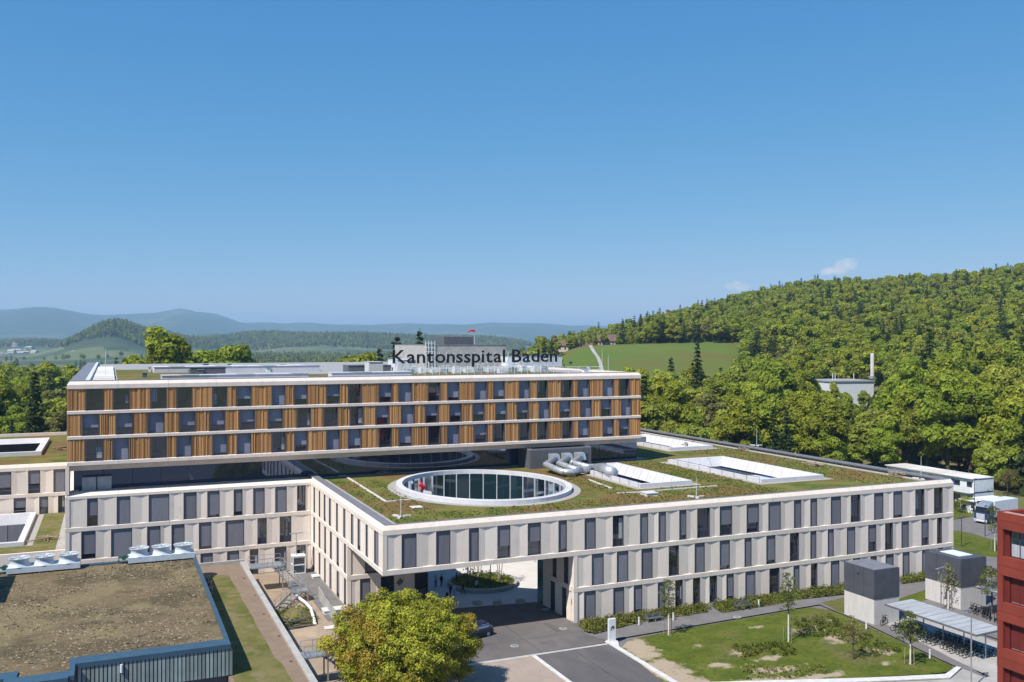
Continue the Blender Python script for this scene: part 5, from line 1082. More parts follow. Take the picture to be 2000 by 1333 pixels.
for x in (1.2, 6.6, 8.0):
    for s in (-1, 1): mb = MB(); mb.tube([(x, s*.85, .5), (x, s*1.22, .5)], .5, 16); w = mb.build('wheel', 'tyre', tk); mb = MB(); mb.tube([(x, s*1.2, .5), (x, s*1.24, .5)], .28, 10); mb.build('rim', 'steel', w)
for s in (-1, 1): mb = MB(); mb.box(.1, .3, s*1.42-.12, s*1.42+.12, 1.9, 2.7); mb.build('mirror', 'black', tk); mb = MB(); mb.box(-.14, -.11, s*.95-.18, s*.95+.18, .5, .68); mb.build('headlight', 'curtain', tk)
mb = MB(); mb.box(2.0, 9.4, -.5, .5, .7, 1.14); mb.build('chassis', 'black', tk)
tk.location = (117.4, 22.8, G+.01); tk.rotation_euler = (0, 0, .12)
for (u, v, lab) in ((1955, 953, 'red excavator arm behind the site cabins'), (1990, 950, 'red machine at the right border before the forest')):
    p = atz(u, v, -1); e = empty('red_machine', (p[0], p[1], G), lab, 'machine'); x, y = p[0], p[1]
    mb = MB(); mb.box(x-1.8, x+1.8, y-1.2, y+1.2, G+.9, G+2.2); mb.build('body', 'rust', e); mb = MB(); mb.box(x-2, x+2, y-1.4, y+1.4, G, G+.85); mb.build('tracks', 'tyre', e); mb = MB(); mb.tube([(x+1, y, G+2), (x+3.4, y, G+4.6), (x+5.4, y, G+2.4)], [.35, .3, .2], 6); mb.build('arm', 'rust', e); mb = MB(); mb.box(x-1.6, x-.2, y-1, y+1, G+2.21, G+3.4); mb.build('cab', 'pane', e)
# pale farm track climbing the meadow
mb = MB(); tp = []
for k in range(40):
    t = k/39; u = 1176-32*t+4*math.sin(t*3); D = 400+160*t; p = atd(u, 666, D); q = atd(u+6.5, 666, D); tp.append(((p[0], p[1], tz(p[0], p[1])+.12), (q[0], q[1], tz(q[0], q[1])+.12)))
for a, b in zip(tp[:-1], tp[1:]): mb.quad(a[0], a[1], b[1], b[0])
mb.build('farm_track_path', 'concroad', kind='structure')
# ================================================================== BUILDINGS IN THE COUNTRYSIDE
def house(x, y, rz, w, d, h, rh, label, wallm='housewall', roofm='roofbrown', nm='farm_house'):
    z = min(tz(x, y), tz(x+3, y+3))-.6; e = empty(nm, (0, 0, 0), label, 'house')
    mb = MB(); mb.box(-w/2, w/2, -d/2, d/2, 0, h); mb.build('walls', wallm, e)
    mb = MB(); o = .6; A, B = -w/2-o, w/2+o; C, D2 = -d/2-o, d/2+o
    for s in (-1, 1): mb.hexa([(A, s*(d/2+o), h-.3), (B, s*(d/2+o), h-.3), (B, 0, h+rh), (A, 0, h+rh), (A, s*(d/2+o), h), (B, s*(d/2+o), h), (B, 0, h+rh+.3), (A, 0, h+rh+.3)])
    mb.build('roof', roofm, e); mb = MB(); mb.quad((-w/2, -d/2, h), (-w/2, d/2, h), (-w/2, 0, h+rh)); mb.quad((w/2, -d/2, h), (w/2, d/2, h), (w/2, 0, h+rh)); mb.build('gable', wallm, e)
    for k in range(4): xx = -w/2+w*(k+.5)/4; mb = MB(); mb.box(xx-.5, xx+.5, -d/2-.05, -d/2+.02, h*.4, h*.75); mb.build('window', 'dark', e)
    e.location = (x, y, z); e.rotation_euler = (0, 0, rz)
for (u, D, rz, w, d, h, rh, lab, wm, rm) in ((1112, 560, -.3, 16, 10, 5.5, 4.0, 'cream farmhouse with brown roof left of the meadow track', 'housewall', 'roofbrown'), (1150, 575, .1, 20, 11, 4.5, 5, 'long brown-roofed barn between the two farmhouses', 'roofbrown', 'roofbrown'), (1186, 560, -.2, 13, 10, 5.5, 5, 'brown-roofed farmhouse with white chimney right of the meadow track', 'housewall', 'roofbrown'), (1203, 640, .2, 15, 8, 4, 2, 'small white house at the forest edge above the farm', 'white', 'white'), (630, 420, .1, 14, 9, 5, 1, 'flat white building behind the tower roof', 'white', 'white')):
    p = atd(u, 666, D); house(p[0], p[1], -YAW+rz, w*.8, d*.8, h*.72, rh*.72, lab, wm, rm)
hp0 = atd(1648, 745, 330); e = empty('heating_plant_hall', (hp0[0], hp0[1], 0), 'pale flat-roofed hall with tall chimney in the forest', 'hall')
zh = CZ+(HV-745)/F*330; x, y = hp0[0], hp0[1]
mb = MB(); ca, sa = math.cos(-YAW+.25), math.sin(-YAW+.25); RT = lambda a, b: (x+a*ca-b*sa, y+a*sa+b*ca)
mb.prism([RT(-9, -6), RT(8, -6), RT(8, 9), RT(-9, 9)], -6, zh); mb.build('walls', 'whitemetal', e); mb = MB(); mb.prism([RT(-9.3, -6.3), RT(8.3, -6.3), RT(8.3, 9.3), RT(-9.3, 9.3)], zh, zh+.5); mb.build('roof', 'gravelgrey', e)
c = RT(8.8, -4); zc = CZ+(HV-690)/F*330
mb = MB(); mb.tube([(*c, -5), (*c, zc)], .62, 12); mb.build('chimney', 'plinth', e, True); mb = MB(); mb.tube([(*c, zh+1), (*c, zh+1.9)], 1.15, 12); mb.build('chimney_platform', 'steel', e)
for a in (-6.5, -5.5, 2): c2_ = RT(a, -3); mb = MB(); mb.tube([(*c2_, zh), (*c2_, zh+3)], .12, 6); mb.build('flue', 'whitemetal', e)
# ================================================================== PLANTS
def leafcloud(mb, pts, nrm, size, vals, rr=rng, jitter=.42):
    n = len(pts); jit = rr.normal(0, jitter, (n, 3)); N_ = nrm+jit; N_ /= np.linalg.norm(N_, axis=1)[:, None]+1e-9
    ref = rr.normal(0, 1, (n, 3)); X = np.cross(N_, ref); X /= np.linalg.norm(X, axis=1)[:, None]+1e-9; Y = np.cross(N_, X)
    s = size*rr.uniform(.6, 1.35, n)[:, None]; fold = N_*s*.35
    A = pts-X*s; B = pts-Y*s*.62+fold*.6; C_ = pts+X*s; D2 = pts+Y*s*.62+fold*.6
    base = len(mb.v); V = np.stack([A, B, C_, D2], 1).reshape(-1, 3); mb.v += V.tolist()
    mb.f += [(base+4*i, base+4*i+1, base+4*i+2, base+4*i+3) for i in range(n)]; mb.a += vals.tolist()
def sphere_pts(n, rr=rng):
    p = rr.normal(0, 1, (n, 3)); return p/np.linalg.norm(p, axis=1)[:, None]
def crown(mb, lobes, per, size, rr=rng, blur=(.72, 1.06)):
    for (cx, cy, cz, r, q) in lobes:
        n = max(8, int(per*r*r)); d = sphere_pts(n, rr); d[:, 2] = np.where(d[:, 2] < -.45, -d[:, 2], d[:, 2])
        rad_ = r*rr.uniform(*blur, n)[:, None]; p = d*rad_*np.array([1, 1, .82])+np.array([cx, cy, cz])
        leafcloud(mb, p, d, size, np.clip(q+rr.normal(0, .18, n), 0, 1), rr)
def broadleaf(name, h, w, leaf, size, per, seed, nl=34, trunk='bark', trunkh=.14):
    rr = np.random.default_rng(seed); root = bpy.data.objects.new(name, None)
    mb = MB(); mb.tube([(0, 0, -.5), (0, 0, h*.2), (rr.uniform(-.3, .3), rr.uniform(-.3, .3), h*.5), (0, 0, h*.85)], [h*.022, h*.018, h*.012, h*.004], 7)
    for k in range(8):
        a = k*2.4; z = h*(trunkh+.05*k); r = w*.36; mb.tube([(0, 0, z), (math.cos(a)*r*.5, math.sin(a)*r*.5, z+h*.1), (math.cos(a)*r, math.sin(a)*r, z+h*.17)], [h*.009, h*.006, h*.002], 5)
    lob = []
    for k in range(nl):
        d = sphere_pts(1, rr)[0]; t = rr.uniform(.25, 1)**.5; zc = h*(trunkh+1)/2; hz = h*(1-trunkh)/2
        taper = 1-.35*max(0, d[2]); lob.append((d[0]*w*.38*t*taper, d[1]*w*.38*t*taper, zc+d[2]*hz*.82*t, w*rr.uniform(.11, .19), rr.uniform(.2, .8)))
    mc = MB(); crown(mc, lob, per, size, rr)
    return mb, mc, trunk, leaf
def conifer(h, w, size, seed, tiers=13, per=26):
    rr = np.random.default_rng(seed); mb = MB(); mb.tube([(0, 0, -.5), (0, 0, h*.5), (0, 0, h*.98)], [h*.018, h*.011, h*.002], 6); mc = MB()
    for t in range(tiers):
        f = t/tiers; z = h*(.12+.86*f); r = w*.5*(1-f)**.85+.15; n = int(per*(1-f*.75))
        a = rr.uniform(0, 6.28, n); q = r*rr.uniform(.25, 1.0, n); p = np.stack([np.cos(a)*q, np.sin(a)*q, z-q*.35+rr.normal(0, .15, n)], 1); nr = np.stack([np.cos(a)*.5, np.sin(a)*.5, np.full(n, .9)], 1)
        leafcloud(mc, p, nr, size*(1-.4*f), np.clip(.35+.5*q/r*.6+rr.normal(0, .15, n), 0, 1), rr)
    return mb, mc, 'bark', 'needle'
PROTO = {}
def proto(key, gen):
    mb, mc, tm, lm = gen; out = []
    for nm, b, m in (('trunk', mb, tm), ('crown', mc, lm)):
        o = b.build(nm, m); COL.objects.unlink(o); out.append(o)
    PROTO[key] = out
def joined(key):   # trunk and crown in one mesh for the massed forest
    t, c = PROTO[key]; bm = bmesh.new(); bm.from_mesh(c.data); n = len(bm.faces); bm.from_mesh(t.data); bm.faces.ensure_lookup_table()
    for i in range(n, len(bm.faces)): bm.faces[i].material_index = 1
    me = bpy.data.meshes.new('forest_'+key); bm.to_mesh(me); bm.free(); me.materials.append(c.data.materials[0]); me.materials.append(t.data.materials[0]); o = bpy.data.objects.new('forest_'+key, me); return o
for k, (h, w, lf) in enumerate(((20, 13, 'leaf'), (18, 14, 'leaf'), (21, 12, 'leaf'), (17, 13, 'leafpale'), (19, 12, 'leafpale'), (16, 10, 'leafbrown'))):
    proto('n%d' % k, broadleaf('t', h, w, lf, .42, 62, 100+k, 36)); proto('m%d' % k, broadleaf('t', h, w, lf, .62, 30, 200+k, 34))
    proto('f%d' % k, broadleaf('t', h, w, lf, 1.7, 3.6, 300+k, 22))
for k, h in enumerate((24, 20)): proto('nc%d' % k, conifer(h, 8, .85, 400+k, 20, 60)); proto('mc%d' % k, conifer(h, 8, 1.2, 420+k, 15, 26)); proto('fc%d' % k, conifer(h, 8.5, 2.2, 440+k, 9, 11))
def tree_at(key, x, y, z, s, rz, name, label, cat, group):
    e = bpy.data.objects.new(name, None); COL.objects.link(e); e.location = (x, y, z); e.scale = (s, s, s*random.uniform(.93, 1.08)); e.rotation_euler = (0, 0, rz); tag(e, label, cat, group)
    for o in PROTO[key]: c = o.copy(); COL.objects.link(c); c.parent = e
    return e
# where wood grows: candidate spots by compass wedge
rr = random.Random(21); spots = []
def in_meadow(u, D): return 325 < D < 640 and 1085 < u < (1455 if D < 560 else 1330) and not (D > 545 and u > 1250)
def add_zone(u0, u1, D0, D1, sp, cond=None, zone=''):
    D = D0
    while D < D1:
        st_ = sp*(1+.0*D); n = max(1, int((u1-u0)/F*D/st_))
        for k in range(n):
            u = u0+(u1-u0)*(k+rr.random())/n; DD = D+rr.uniform(-.5, .5)*st_
            if cond and not cond(u, DD): continue
            p = atd(u, 666, DD); spots.append((u, DD, p[0], p[1], zone))
        D += st_*.9
def clear_of(u, D):
    p = atd(u, 666, D)
    if -92 < p[0] < 90 and p[1] < 160: return False
    if p[0] < 141 and p[0] > 95 and p[1] < 64: return False
    if abs(p[0]-hp0[0]) < 13 and abs(p[1]-hp0[1]) < 15: return False
    if 1660 < u < 1712 and 318 < D < 345: return False
    if 1560 < u < 1720 and D < 322 and D > 235: return rr.random() < .6
    return not in_meadow(u, D)
add_zone(1215, 2080, 196, 330, 7.6, lambda u, D: clear_of(u, D) and not (D > 300 and u < 1420 and rr.random() < .4), 'edge')
add_zone(1000, 2120, 330, 640, 7.0, clear_of, 'hill'); add_zone(960, 2140, 640, 1130, 7.6, clear_of, 'hill')
add_zone(-160, 128, 232, 330, 8.5, clear_of, 'west'); add_zone(-160, 300, 330, 520, 11, lambda u, D: rr.random() < .75, 'westback')
def skew(u, D, big):   # which kind of tree
    a = rr.random(); c = hnoise(u/40, D/30, 1.3)
    if a < (.08 if D < 400 else .08 if D > 850 else .12)+(.34 if c > .85 else 0): return ('c', rr.randrange(2))
    b = hnoise(u/60+9, D/45, 1.1)+rr.uniform(-.6, .6)
    if b < .25: return ('', rr.randrange(3))
    if b < 1.35: return ('', 3+rr.randrange(2))
    return ('', 5)
LAB = {0: 'broad mid green tree', 1: 'rounded mid green tree', 2: 'upright mid green tree', 3: 'pale green tree', 4: 'tall pale green tree', 5: 'brownish budding tree'}
def where(u, D):
    for lim, t in ((1340, 'just beyond the timber tower end'), (1490, 'beyond the far light well'), (1640, 'beyond the long roof edge'), (1790, 'beyond the outer roof corner'), (1930, 'behind the white site cabins')):
        if u < lim: break
    else: t = 'above the lorry by the border'
    return ('front row' if D < 225 else 'second row' if D < 262 else 'back rows')+' of the forest '+t
spots.sort(key=lambda s: s[1]); indiv = 0; mass = {}
for (u, D, x, y, zone) in spots:
    c, k = skew(u, D, 0); z = tz(x, y)-.3; s = rr.choice((.62, .75, .85, .95, 1.05, 1.18))*rr.uniform(.94, 1.06); rz = rr.uniform(0, 6.28)
    if zone == 'west': s *= 1.05
    if zone == 'hill': s *= .80
    if 1575 < u < 1745 and 225 < D < 340: s = min(s*.72, .70 if u < 1670 else .48)
    if D < 330 and indiv < 285 and -120 < u < 2060:
        if zone == 'west': lab, grp = ('dark conifer' if c else LAB[k])+(' in the front' if D < 262 else ' at the back')+' of the wood west of the tower', 'trees west of the tower'
        else: lab, grp = ('dark conifer' if c else LAB[k])+', '+where(u, D), 'forest edge trees'
        tree_at('n%s%d' % (c, k), x, y, z, s, rz, 'conifer_tree' if c else 'forest_tree', lab, 'tree', grp); indiv += 1
    else: mass.setdefault('m%s%d' % (c, k), []).append((x, y, z, s, rz))
# wooded hills of the middle distance
for (u0, u1, D0, D1, sp) in ((120, 330, 2650, 3350, 13), (330, 1060, 3200, 4500, 19), (-100, 150, 3600, 4700, 20)):
    D = D0
    while D < D1:
        n = int((u1-u0)/F*D/sp)
        for k in range(n):
            u = u0+(u1-u0)*(k+rr.random())/n; DD = D+rr.uniform(-.5, .5)*sp; p = atd(u, 666, DD); z = tz(p[0], p[1])
            if z < -4+6*hnoise(p[0], p[1], 160) or (hnoise(p[0], p[1], 240) > 1.0): continue
            mass.setdefault('f%s%d' % (('c', rr.randrange(2)) if rr.random() < .3 else ('', rr.randrange(6))), []).append((p[0], p[1], z-1, rr.uniform(.75, 1.1), rr.uniform(0, 6.28)))
        D += sp*1.05
D = 620
while D < 2700:   # woods filling the valley behind the tower
    n = int(700/F*D/15)
    for k in range(n):
        u = 325+700*(k+rr.random())/n; DD = D+rr.uniform(-7, 7); p = atd(u, 666, DD)
        if u > 930 and DD < 1300 or hnoise(p[0], p[1], 190) < -.55: continue
        mass.setdefault('f%s%d' % (('c', rr.randrange(2)) if rr.random() < .35 else ('', rr.randrange(6))), []).append((p[0], p[1], tz(p[0], p[1])-1, rr.uniform(.5, .85), rr.uniform(0, 6.28)))
    D += 17
for k in range(500):   # hedgerow trees in the valley and round the farm
    u = rr.uniform(-50, 960); D = rr.uniform(700, 2500); p = atd(u, 666, D)
    if hnoise(p[0], p[1], 130) < .2: continue
    mass.setdefault('m%s%d' % (('c', 0) if rr.random() < .25 else ('', rr.randrange(6))), []).append((p[0], p[1], tz(p[0], p[1])-.5, rr.uniform(.5, .9), rr.uniform(0, 6.28)))
for k in range(46):
    u, D = rr.uniform(1080, 1260), rr.uniform(545, 600); p = atd(u, 666, D); mass.setdefault('m%d' % rr.randrange(6), []).append((p[0], p[1], tz(p[0], p[1])-.5, rr.uniform(.25, .5), rr.uniform(0, 6)))
def gn_forest(name, entries, protos_):
    me = bpy.data.meshes.new(name); me.from_pydata([e_[:3] for e_ in entries], [], [])
    for an, ty, ix in (('scl', 'FLOAT', 3), ('rot', 'FLOAT', 4)):
        a = me.attributes.new(an, ty, 'POINT'); a.data.foreach_set('value', [float(e_[ix]) for e_ in entries])
    o = bpy.data.objects.new(name, me); COL.objects.link(o)
    ng_ = bpy.data.node_groups.new(name, 'GeometryNodeTree'); ng_.interface.new_socket('Geometry', in_out='INPUT', socket_type='NodeSocketGeometry'); ng_.interface.new_socket('Geometry', in_out='OUTPUT', socket_type='NodeSocketGeometry')
    N, L = ng_.nodes, ng_.links; gi = N.new('NodeGroupInput'); go = N.new('NodeGroupOutput')
    iop = N.new('GeometryNodeInstanceOnPoints'); oi = N.new('GeometryNodeObjectInfo'); oi.inputs['Object'].default_value = protos_; oi.inputs['As Instance'].default_value = True
    sa_ = N.new('GeometryNodeInputNamedAttribute'); sa_.data_type = 'FLOAT'; sa_.inputs['Name'].default_value = 'scl'
    ra = N.new('GeometryNodeInputNamedAttribute'); ra.data_type = 'FLOAT'; ra.inputs['Name'].default_value = 'rot'
    cv = N.new('ShaderNodeCombineXYZ'); L.new(ra.outputs['Attribute'], cv.inputs['Z']); mp = N.new('GeometryNodeMeshToPoints')
    L.new(gi.outputs[0], mp.inputs[0]); L.new(mp.outputs[0], iop.inputs['Points']); L.new(oi.outputs['Geometry'], iop.inputs['Instance']); L.new(cv.outputs[0], iop.inputs['Rotation']); L.new(sa_.outputs['Attribute'], iop.inputs['Scale']); L.new(iop.outputs[0], go.inputs[0])
    md = o.modifiers.new('scatter', 'NODES'); md.node_group = ng_
    return o
for key, ent in mass.items():
    kindname = 'dark conifers massed on the wooded hills' if 'c' in key else 'broadleaf forest massed on the wooded hills'
    tag(gn_forest('forest', ent, joined(key)), kindname, 'forest', kind='stuff')
print('FOREST', indiv, {k: len(v) for k, v in mass.items()})
# trees rising behind the tower roof
for (u, D, key, htop, lab) in ((300, 262, 'n2', 652, 'dark rounded tree rising behind the west end of the tower roof'), (338, 270, 'n0', 668, 'second dark tree beside the rounded one behind the tower roof'), (395, 300, 'n3', 678, 'light green tree top behind the tower roof, left of its neighbour'), (440, 300, 'n1', 668, 'light green broad tree top behind the tower roof'), (480, 305, 'n4', 676, 'light green tree top at the end of the row behind the tower roof'), (705, 290, 'n1', 686, 'small round light green tree behind the tower roof'), (742, 290, 'nc0', 676, 'dark conifer right of the small round tree behind the tower'), (678, 300, 'nc1', 682, 'dark conifer left of the small round tree behind the tower'), (820, 300, 'nc0', 650, 'tallest dark conifer behind the rooftop plant'), (848, 305, 'nc1', 655, 'dark conifer between the tallest one and the helipad block'), (775, 310, 'nc1', 660, 'dark conifer at the left of the rooftop plant'), (68, 240, 'nc0', 708, 'dark conifer rising above the wood left of the tower')):
    p = atd(u, 666, D); zt_ = CZ+(HV-htop)/F*D; z0_ = tz(p[0], p[1])-.3; hh = {'n0': 19.5, 'n1': 17.5, 'n2': 20.5, 'n3': 16.5, 'n4': 18.5, 'nc0': 23.5, 'nc1': 19.6}[key]
    tree_at(key, p[0], p[1], z0_, (zt_-z0_)/hh, rr.uniform(0, 6), 'conifer_tree' if 'c' in key else 'broadleaf_tree', lab, 'tree', 'trees behind the tower roof')
# the big maple on the forecourt
mp0 = atd(787, 1369, 86); mx, my = mp0[0], mp0[1]
maple = empty('maple_tree', (mx, my, G), 'large yellow-green maple in front of the passage', 'tree')
rm_ = np.random.default_rng(5)
mb = MB(); mb.tube([(mx, my, G-.3), (mx+.05, my, G+1.6), (mx-.1, my+.1, G+4), (mx, my, G+8)], [.36, .28, .2, .05], 10); mb.build('trunk', 'bark', maple)
lob, limbs = [], MB()
for k in range(430):   # many small leaf sprays on boughs, in three shells so light falls between them
    a = k*2.399963; t = (k+.5)/430; el = math.asin(1-1.68*t); sh = (1.0, .93, .80)[k % 3]
    R_ = 6.35*(1+.09*math.sin(3*a+1)+.08*math.sin(5*a+2.2)+.05*math.sin(11*a)); f = sh*rm_.uniform(.90, 1.07)
    cx, cy, cz = math.cos(a)*math.cos(el)*R_*f, math.sin(a)*math.cos(el)*R_*f, G+4.0+math.sin(el)*4.75*f*(1+.06*math.sin(4*a))
    lob.append((mx+cx, my+cy, cz, rm_.uniform(.45, .98), float(np.clip(rm_.normal(.5, .2), .05, .95))))
    if k % 7 == 0: limbs.tube([(mx, my, G+1.8+rm_.uniform(0, 1.5)), (mx+cx*.45, my+cy*.45, (G+2.6+cz)/2+.5), (mx+cx*.97, my+cy*.97, cz)], [.11, .06, .015], 5)
limbs.build('branches', 'bark', maple)
def bronze(l): return hnoise(l[0]*1.0, l[2]*1.3, 2.6)+rm_.normal(0, .35) > 1.0 or (l[0]-mx < -3.0 and l[2] < G+4.8 and rm_.random() < .5)
mc = MB(); crown(mc, [l for l in lob if not bronze(l)], 640, .105, rm_, (.25, 1.2)); mc.build('crown', 'maple', maple)
mc = MB(); crown(mc, [l for l in lob if bronze(l)], 640, .10, rm_, (.25, 1.2)); o = mc.build('bronze_foliage', 'maplered', maple); o['label'] = 'bronze tinted part of the crown'
# young trees on the lawn and along the side road
def young(u, v, h, w, label, wrap=True, stakes=True, leaf='youngleaf', dens=1.0):
    p = atz(u, v, G); x, y = p[0], p[1]; e = empty('young_tree', (x, y, G), label, 'tree', 'young trees around the hospital'); r2 = np.random.default_rng(int(u*7+v))
    mb = MB(); mb.tube([(x, y, G), (x, y, G+h*.4)], [.09, .075], 8); mb.build('trunk', 'wrap' if wrap else 'bark', e)
    mb = MB(); mb.tube([(x, y, G+h*.4), (x+.05, y, G+h*.7), (x, y, G+h*.96)], [.07, .045, .012], 6)
    lob = []
    for k in range(26):
        a = k*2.4; f = k/26; z = G+h*(.40+.56*f); r = w*.5*(1-.75*abs(f-.3))*r2.uniform(.4, 1); q = (x+math.cos(a)*r, y+math.sin(a)*r, z+.25); mb.tube([(x, y, z-.25), q], [.03, .008], 4); lob.append((*q, r2.uniform(.22, .42)*w/2.4, r2.uniform(.2, .9)))
    lob.append((x, y, G+h*.97, .2, .7)); mb.build('branches', 'bark', e)
    mc = MB(); crown(mc, lob, 260*dens, .10, r2); mc.build('crown', leaf, e)
    if stakes:
        for k in range(3): a = k*2.1+.4; mb = MB(); mb.tube([(x+math.cos(a)*.55, y+math.sin(a)*.55, G), (x+math.cos(a)*.5, y+math.sin(a)*.5, G+1.7)], .04, 6); mb.build('stake', 'timber', e)
young(1306, 1241, 6.2, 2.3, 'slim young tree with white trunk beside the first bench'); young(1540, 1254, 7.6, 2.5, 'tallest young tree with white trunk on the lawn'); young(1778, 1298, 5.2, 2.9, 'young tree with white trunk at the lawn corner by the shelter')
young(1666, 1289, 4.2, 2.6, 'small bushy young tree among the bare soil patches', False, False, 'leafbrown', .6); young(1852, 1190, 5.6, 2.6, 'sparse pale young tree before the second kiosk', True, True, 'leafpale', .35); young(1943, 1077, 7.0, 3.2, 'young tree standing before the lorry on the verge', True, True, 'youngleaf', .7)
young(1937, 1200, 5.5, 3.6, 'leafy young tree beside the red building', False, False); young(1922, 985, 5.0, 3.0, 'small dark green tree beside the low white shed', False, False, 'leaf'); young(1968, 975, 6.0, 5.5, 'wide shrubby tree above the lorry roof', False, False, 'leafbrown', .6); young(1890, 1000, 2.6, 3.4, 'low bush at the corner of the far grass verge', False, False, 'leaf')
# planting beds along the facade: ground cover nobody would count
def cover(poly, n, hmin, hmax, size, m, label, seed, per=10):
    r2 = np.random.default_rng(seed); P = np.array(poly); mb = MB(); x0, y0 = P.min(0); x1, y1 = P.max(0); cnt = 0; tries = 0
    def inside(x, y):
        c = False; j = len(P)-1
        for i in range(len(P)):
            if (P[i, 1] > y) != (P[j, 1] > y) and x < (P[j, 0]-P[i, 0])*(y-P[i, 1])/(P[j, 1]-P[i, 1])+P[i, 0]: c = not c
            j = i
        return c
    while cnt < n and tries < n*30:
        tries += 1; x, y = r2.uniform(x0, x1), r2.uniform(y0, y1)
        if not inside(x, y): continue
        cnt += 1; h = r2.uniform(hmin, hmax); k = per; d = sphere_pts(k, r2); d[:, 2] = abs(d[:, 2]); p = d*np.array([h*.55, h*.55, h*.8])+np.array([x, y, G]); leafcloud(mb, p, d, size, np.clip(r2.uniform(.1, .9)+r2.normal(0, .12, k), 0, 1), r2)
    return tag(mb.build('ground_cover', m), label, 'ground cover', kind='stuff')
bed1 = pxpoly([(1133, 1213), (1250, 1196), (1366, 1177), (1384, 1189), (1374, 1197), (1330, 1204), (1250, 1216), (1162, 1237), (1143, 1233), (1134, 1224)], G); bed1 = [(x, min(y, -.25)) for x, y in bed1]
bed2 = pxpoly([(1376, 1177), (1500, 1158), (1650, 1138), (1650, 1160), (1560, 1171), (1500, 1183), (1412, 1197)], G); bed2 = [(x, min(y, -.25)) for x, y in bed2]
bed3 = pxpoly([(1760, 1130), (1816, 1120), (1816, 1133), (1762, 1140)], G); bed3 = [(x, min(y, -.25)) for x, y in bed3]
for k, b in enumerate((bed1, bed2, bed3)): sheet('planting_bed_ground', b, G+.016, 'ground'); cover(b, (640, 760, 160)[k], .35, 1.0, .13, 'shrub', ('low leafy planting in the bed nearest the sign', 'low leafy planting in the long bed below the windows', 'low leafy planting between the two kiosks')[k], 30+k)
o = cover([tuple(atd(u, 666, D)[:2]) for u, D in ((1235, 190), (1420, 186), (1640, 190), (1800, 212), (2080, 205), (2080, 216), (1800, 222), (1640, 204), (1420, 200), (1235, 204))], 620, 1.6, 4.6, .42, 'leaf', 'bushy undergrowth along the edge of the forest', 48, 42); o.name = 'undergrowth'
cover(pxpoly([(1550, 1212), (1620, 1204), (1690, 1240), (1760, 1275), (1700, 1285), (1640, 1250), (1560, 1240)], G), 230, .25, .8, .12, 'youngleaf', 'loose green shrubs over the bare soil of the lawn', 41, 12)
cover(pxpoly([(1430, 1262), (1540, 1258), (1560, 1280), (1470, 1285), (1445, 1292)], G), 110, .25, .75, .12, 'youngleaf', 'loose green shrubs round the middle soil patch of the lawn', 42, 12)
cover(pxpoly([(1440, 1300), (1600, 1300), (1640, 1318), (1460, 1330)], G), 80, .2, .6, .12, 'leafbrown', 'dry low plants along the dirt path', 43, 10)
cover(pxpoly([(1862, 985), (1900, 975), (1960, 985), (1935, 1000), (1905, 1005), (1862, 1000)], G), 170, .5, 1.5, .22, 'youngleaf', 'bushy growth between the site cabins and the side road', 44, 12)
cover([(-8.8, 11.5), (-4.6, 11.5), (-4.2, 19), (-8.6, 19)], 160, .3, 1.2, .11, 'youngleaf', 'weeds on the earth mound in the sandy yard', 45, 8)
def edge_band(u0, u1, D0, D1): return [tuple(atd(u, 666, D0)[:2]) for u in np.linspace(u0, u1, 12)]+[tuple(atd(u, 666, D1)[:2]) for u in np.linspace(u1, u0, 12)]
def roofplants(poly, n, z, size, m, label, seed, hs):
    o = cover(poly, n, hs[0], hs[1], size, m, label, seed, 7); o.name = 'roof_plants'; o.location.z = z-G; return o
roofplants([(2.6, 1.6), (9, 1.6), (9, 36), (2.6, 36)], 500, ROOF, .09, 'leafbrown', 'low brownish sedum cushions on the roof between the corner and the oval', 61, (.05, .2))
roofplants([(34, 2), (57, 2), (57, 13), (39, 13), (39, 33), (35, 33)], 1100, ROOF, .10, 'sedumtuft', 'low green sedum cushions on the roof in front of the first light well', 62, (.05, .22))
roofplants([(51, 14), (58, 14), (58, 38), (51, 38)], 600, ROOF, .10, 'sedumtuft', 'low green sedum cushions between the two nearer light wells', 63, (.05, .26))
roofplants([(71.5, 2), (81, 2), (81, 48), (71.5, 48)], 1100, ROOF, .10, 'sedumtuft', 'low green sedum cushions along the outer side of the roof', 64, (.05, .22))
roofplants([(9, 1.8), (34, 1.8), (34, 8), (9, 8)], 700, ROOF, .10, 'sedumtuft', 'low green sedum cushions along the front roof edge', 65, (.05, .2))
def village(n, u0, u1, D0, D1):
    e0 = None; r3 = random.Random(17)
    for k in range(n):
        u, D = r3.uniform(u0, u1), r3.uniform(D0, D1); p = atd(u, 666, D); z = tz(p[0], p[1])-.5; lab = 'tiny pale village house far down the valley at the left border'
        if e0 is None:
            e0 = empty('village_house', (0, 0, 0), lab, 'house', 'houses of the far village'); mb = MB(); mb.box(-8, 8, -6, 6, 0, 8); mb.build('walls', 'housewall', e0); mb = MB(); mb.hexa([(-9, -7, 7.6), (9, -7, 7.6), (9, 7, 7.6), (-9, 7, 7.6), (-8.6, -.4, 13), (8.6, -.4, 13), (8.6, .4, 13), (-8.6, .4, 13)]); mb.build('roof', 'roofbrown' if k % 2 else 'plinth', e0); o = e0
        else: o = place(e0, (0, 0, 0), 0, lab, 'houses of the far village')
        o.location = (p[0], p[1], z); o.rotation_euler = (0, 0, r3.uniform(0, 3)); o.scale = (r3.uniform(.7, 1.6), r3.uniform(.7, 1.2), r3.uniform(.7, 1.1))
village(26, -30, 75, 2900, 3900)
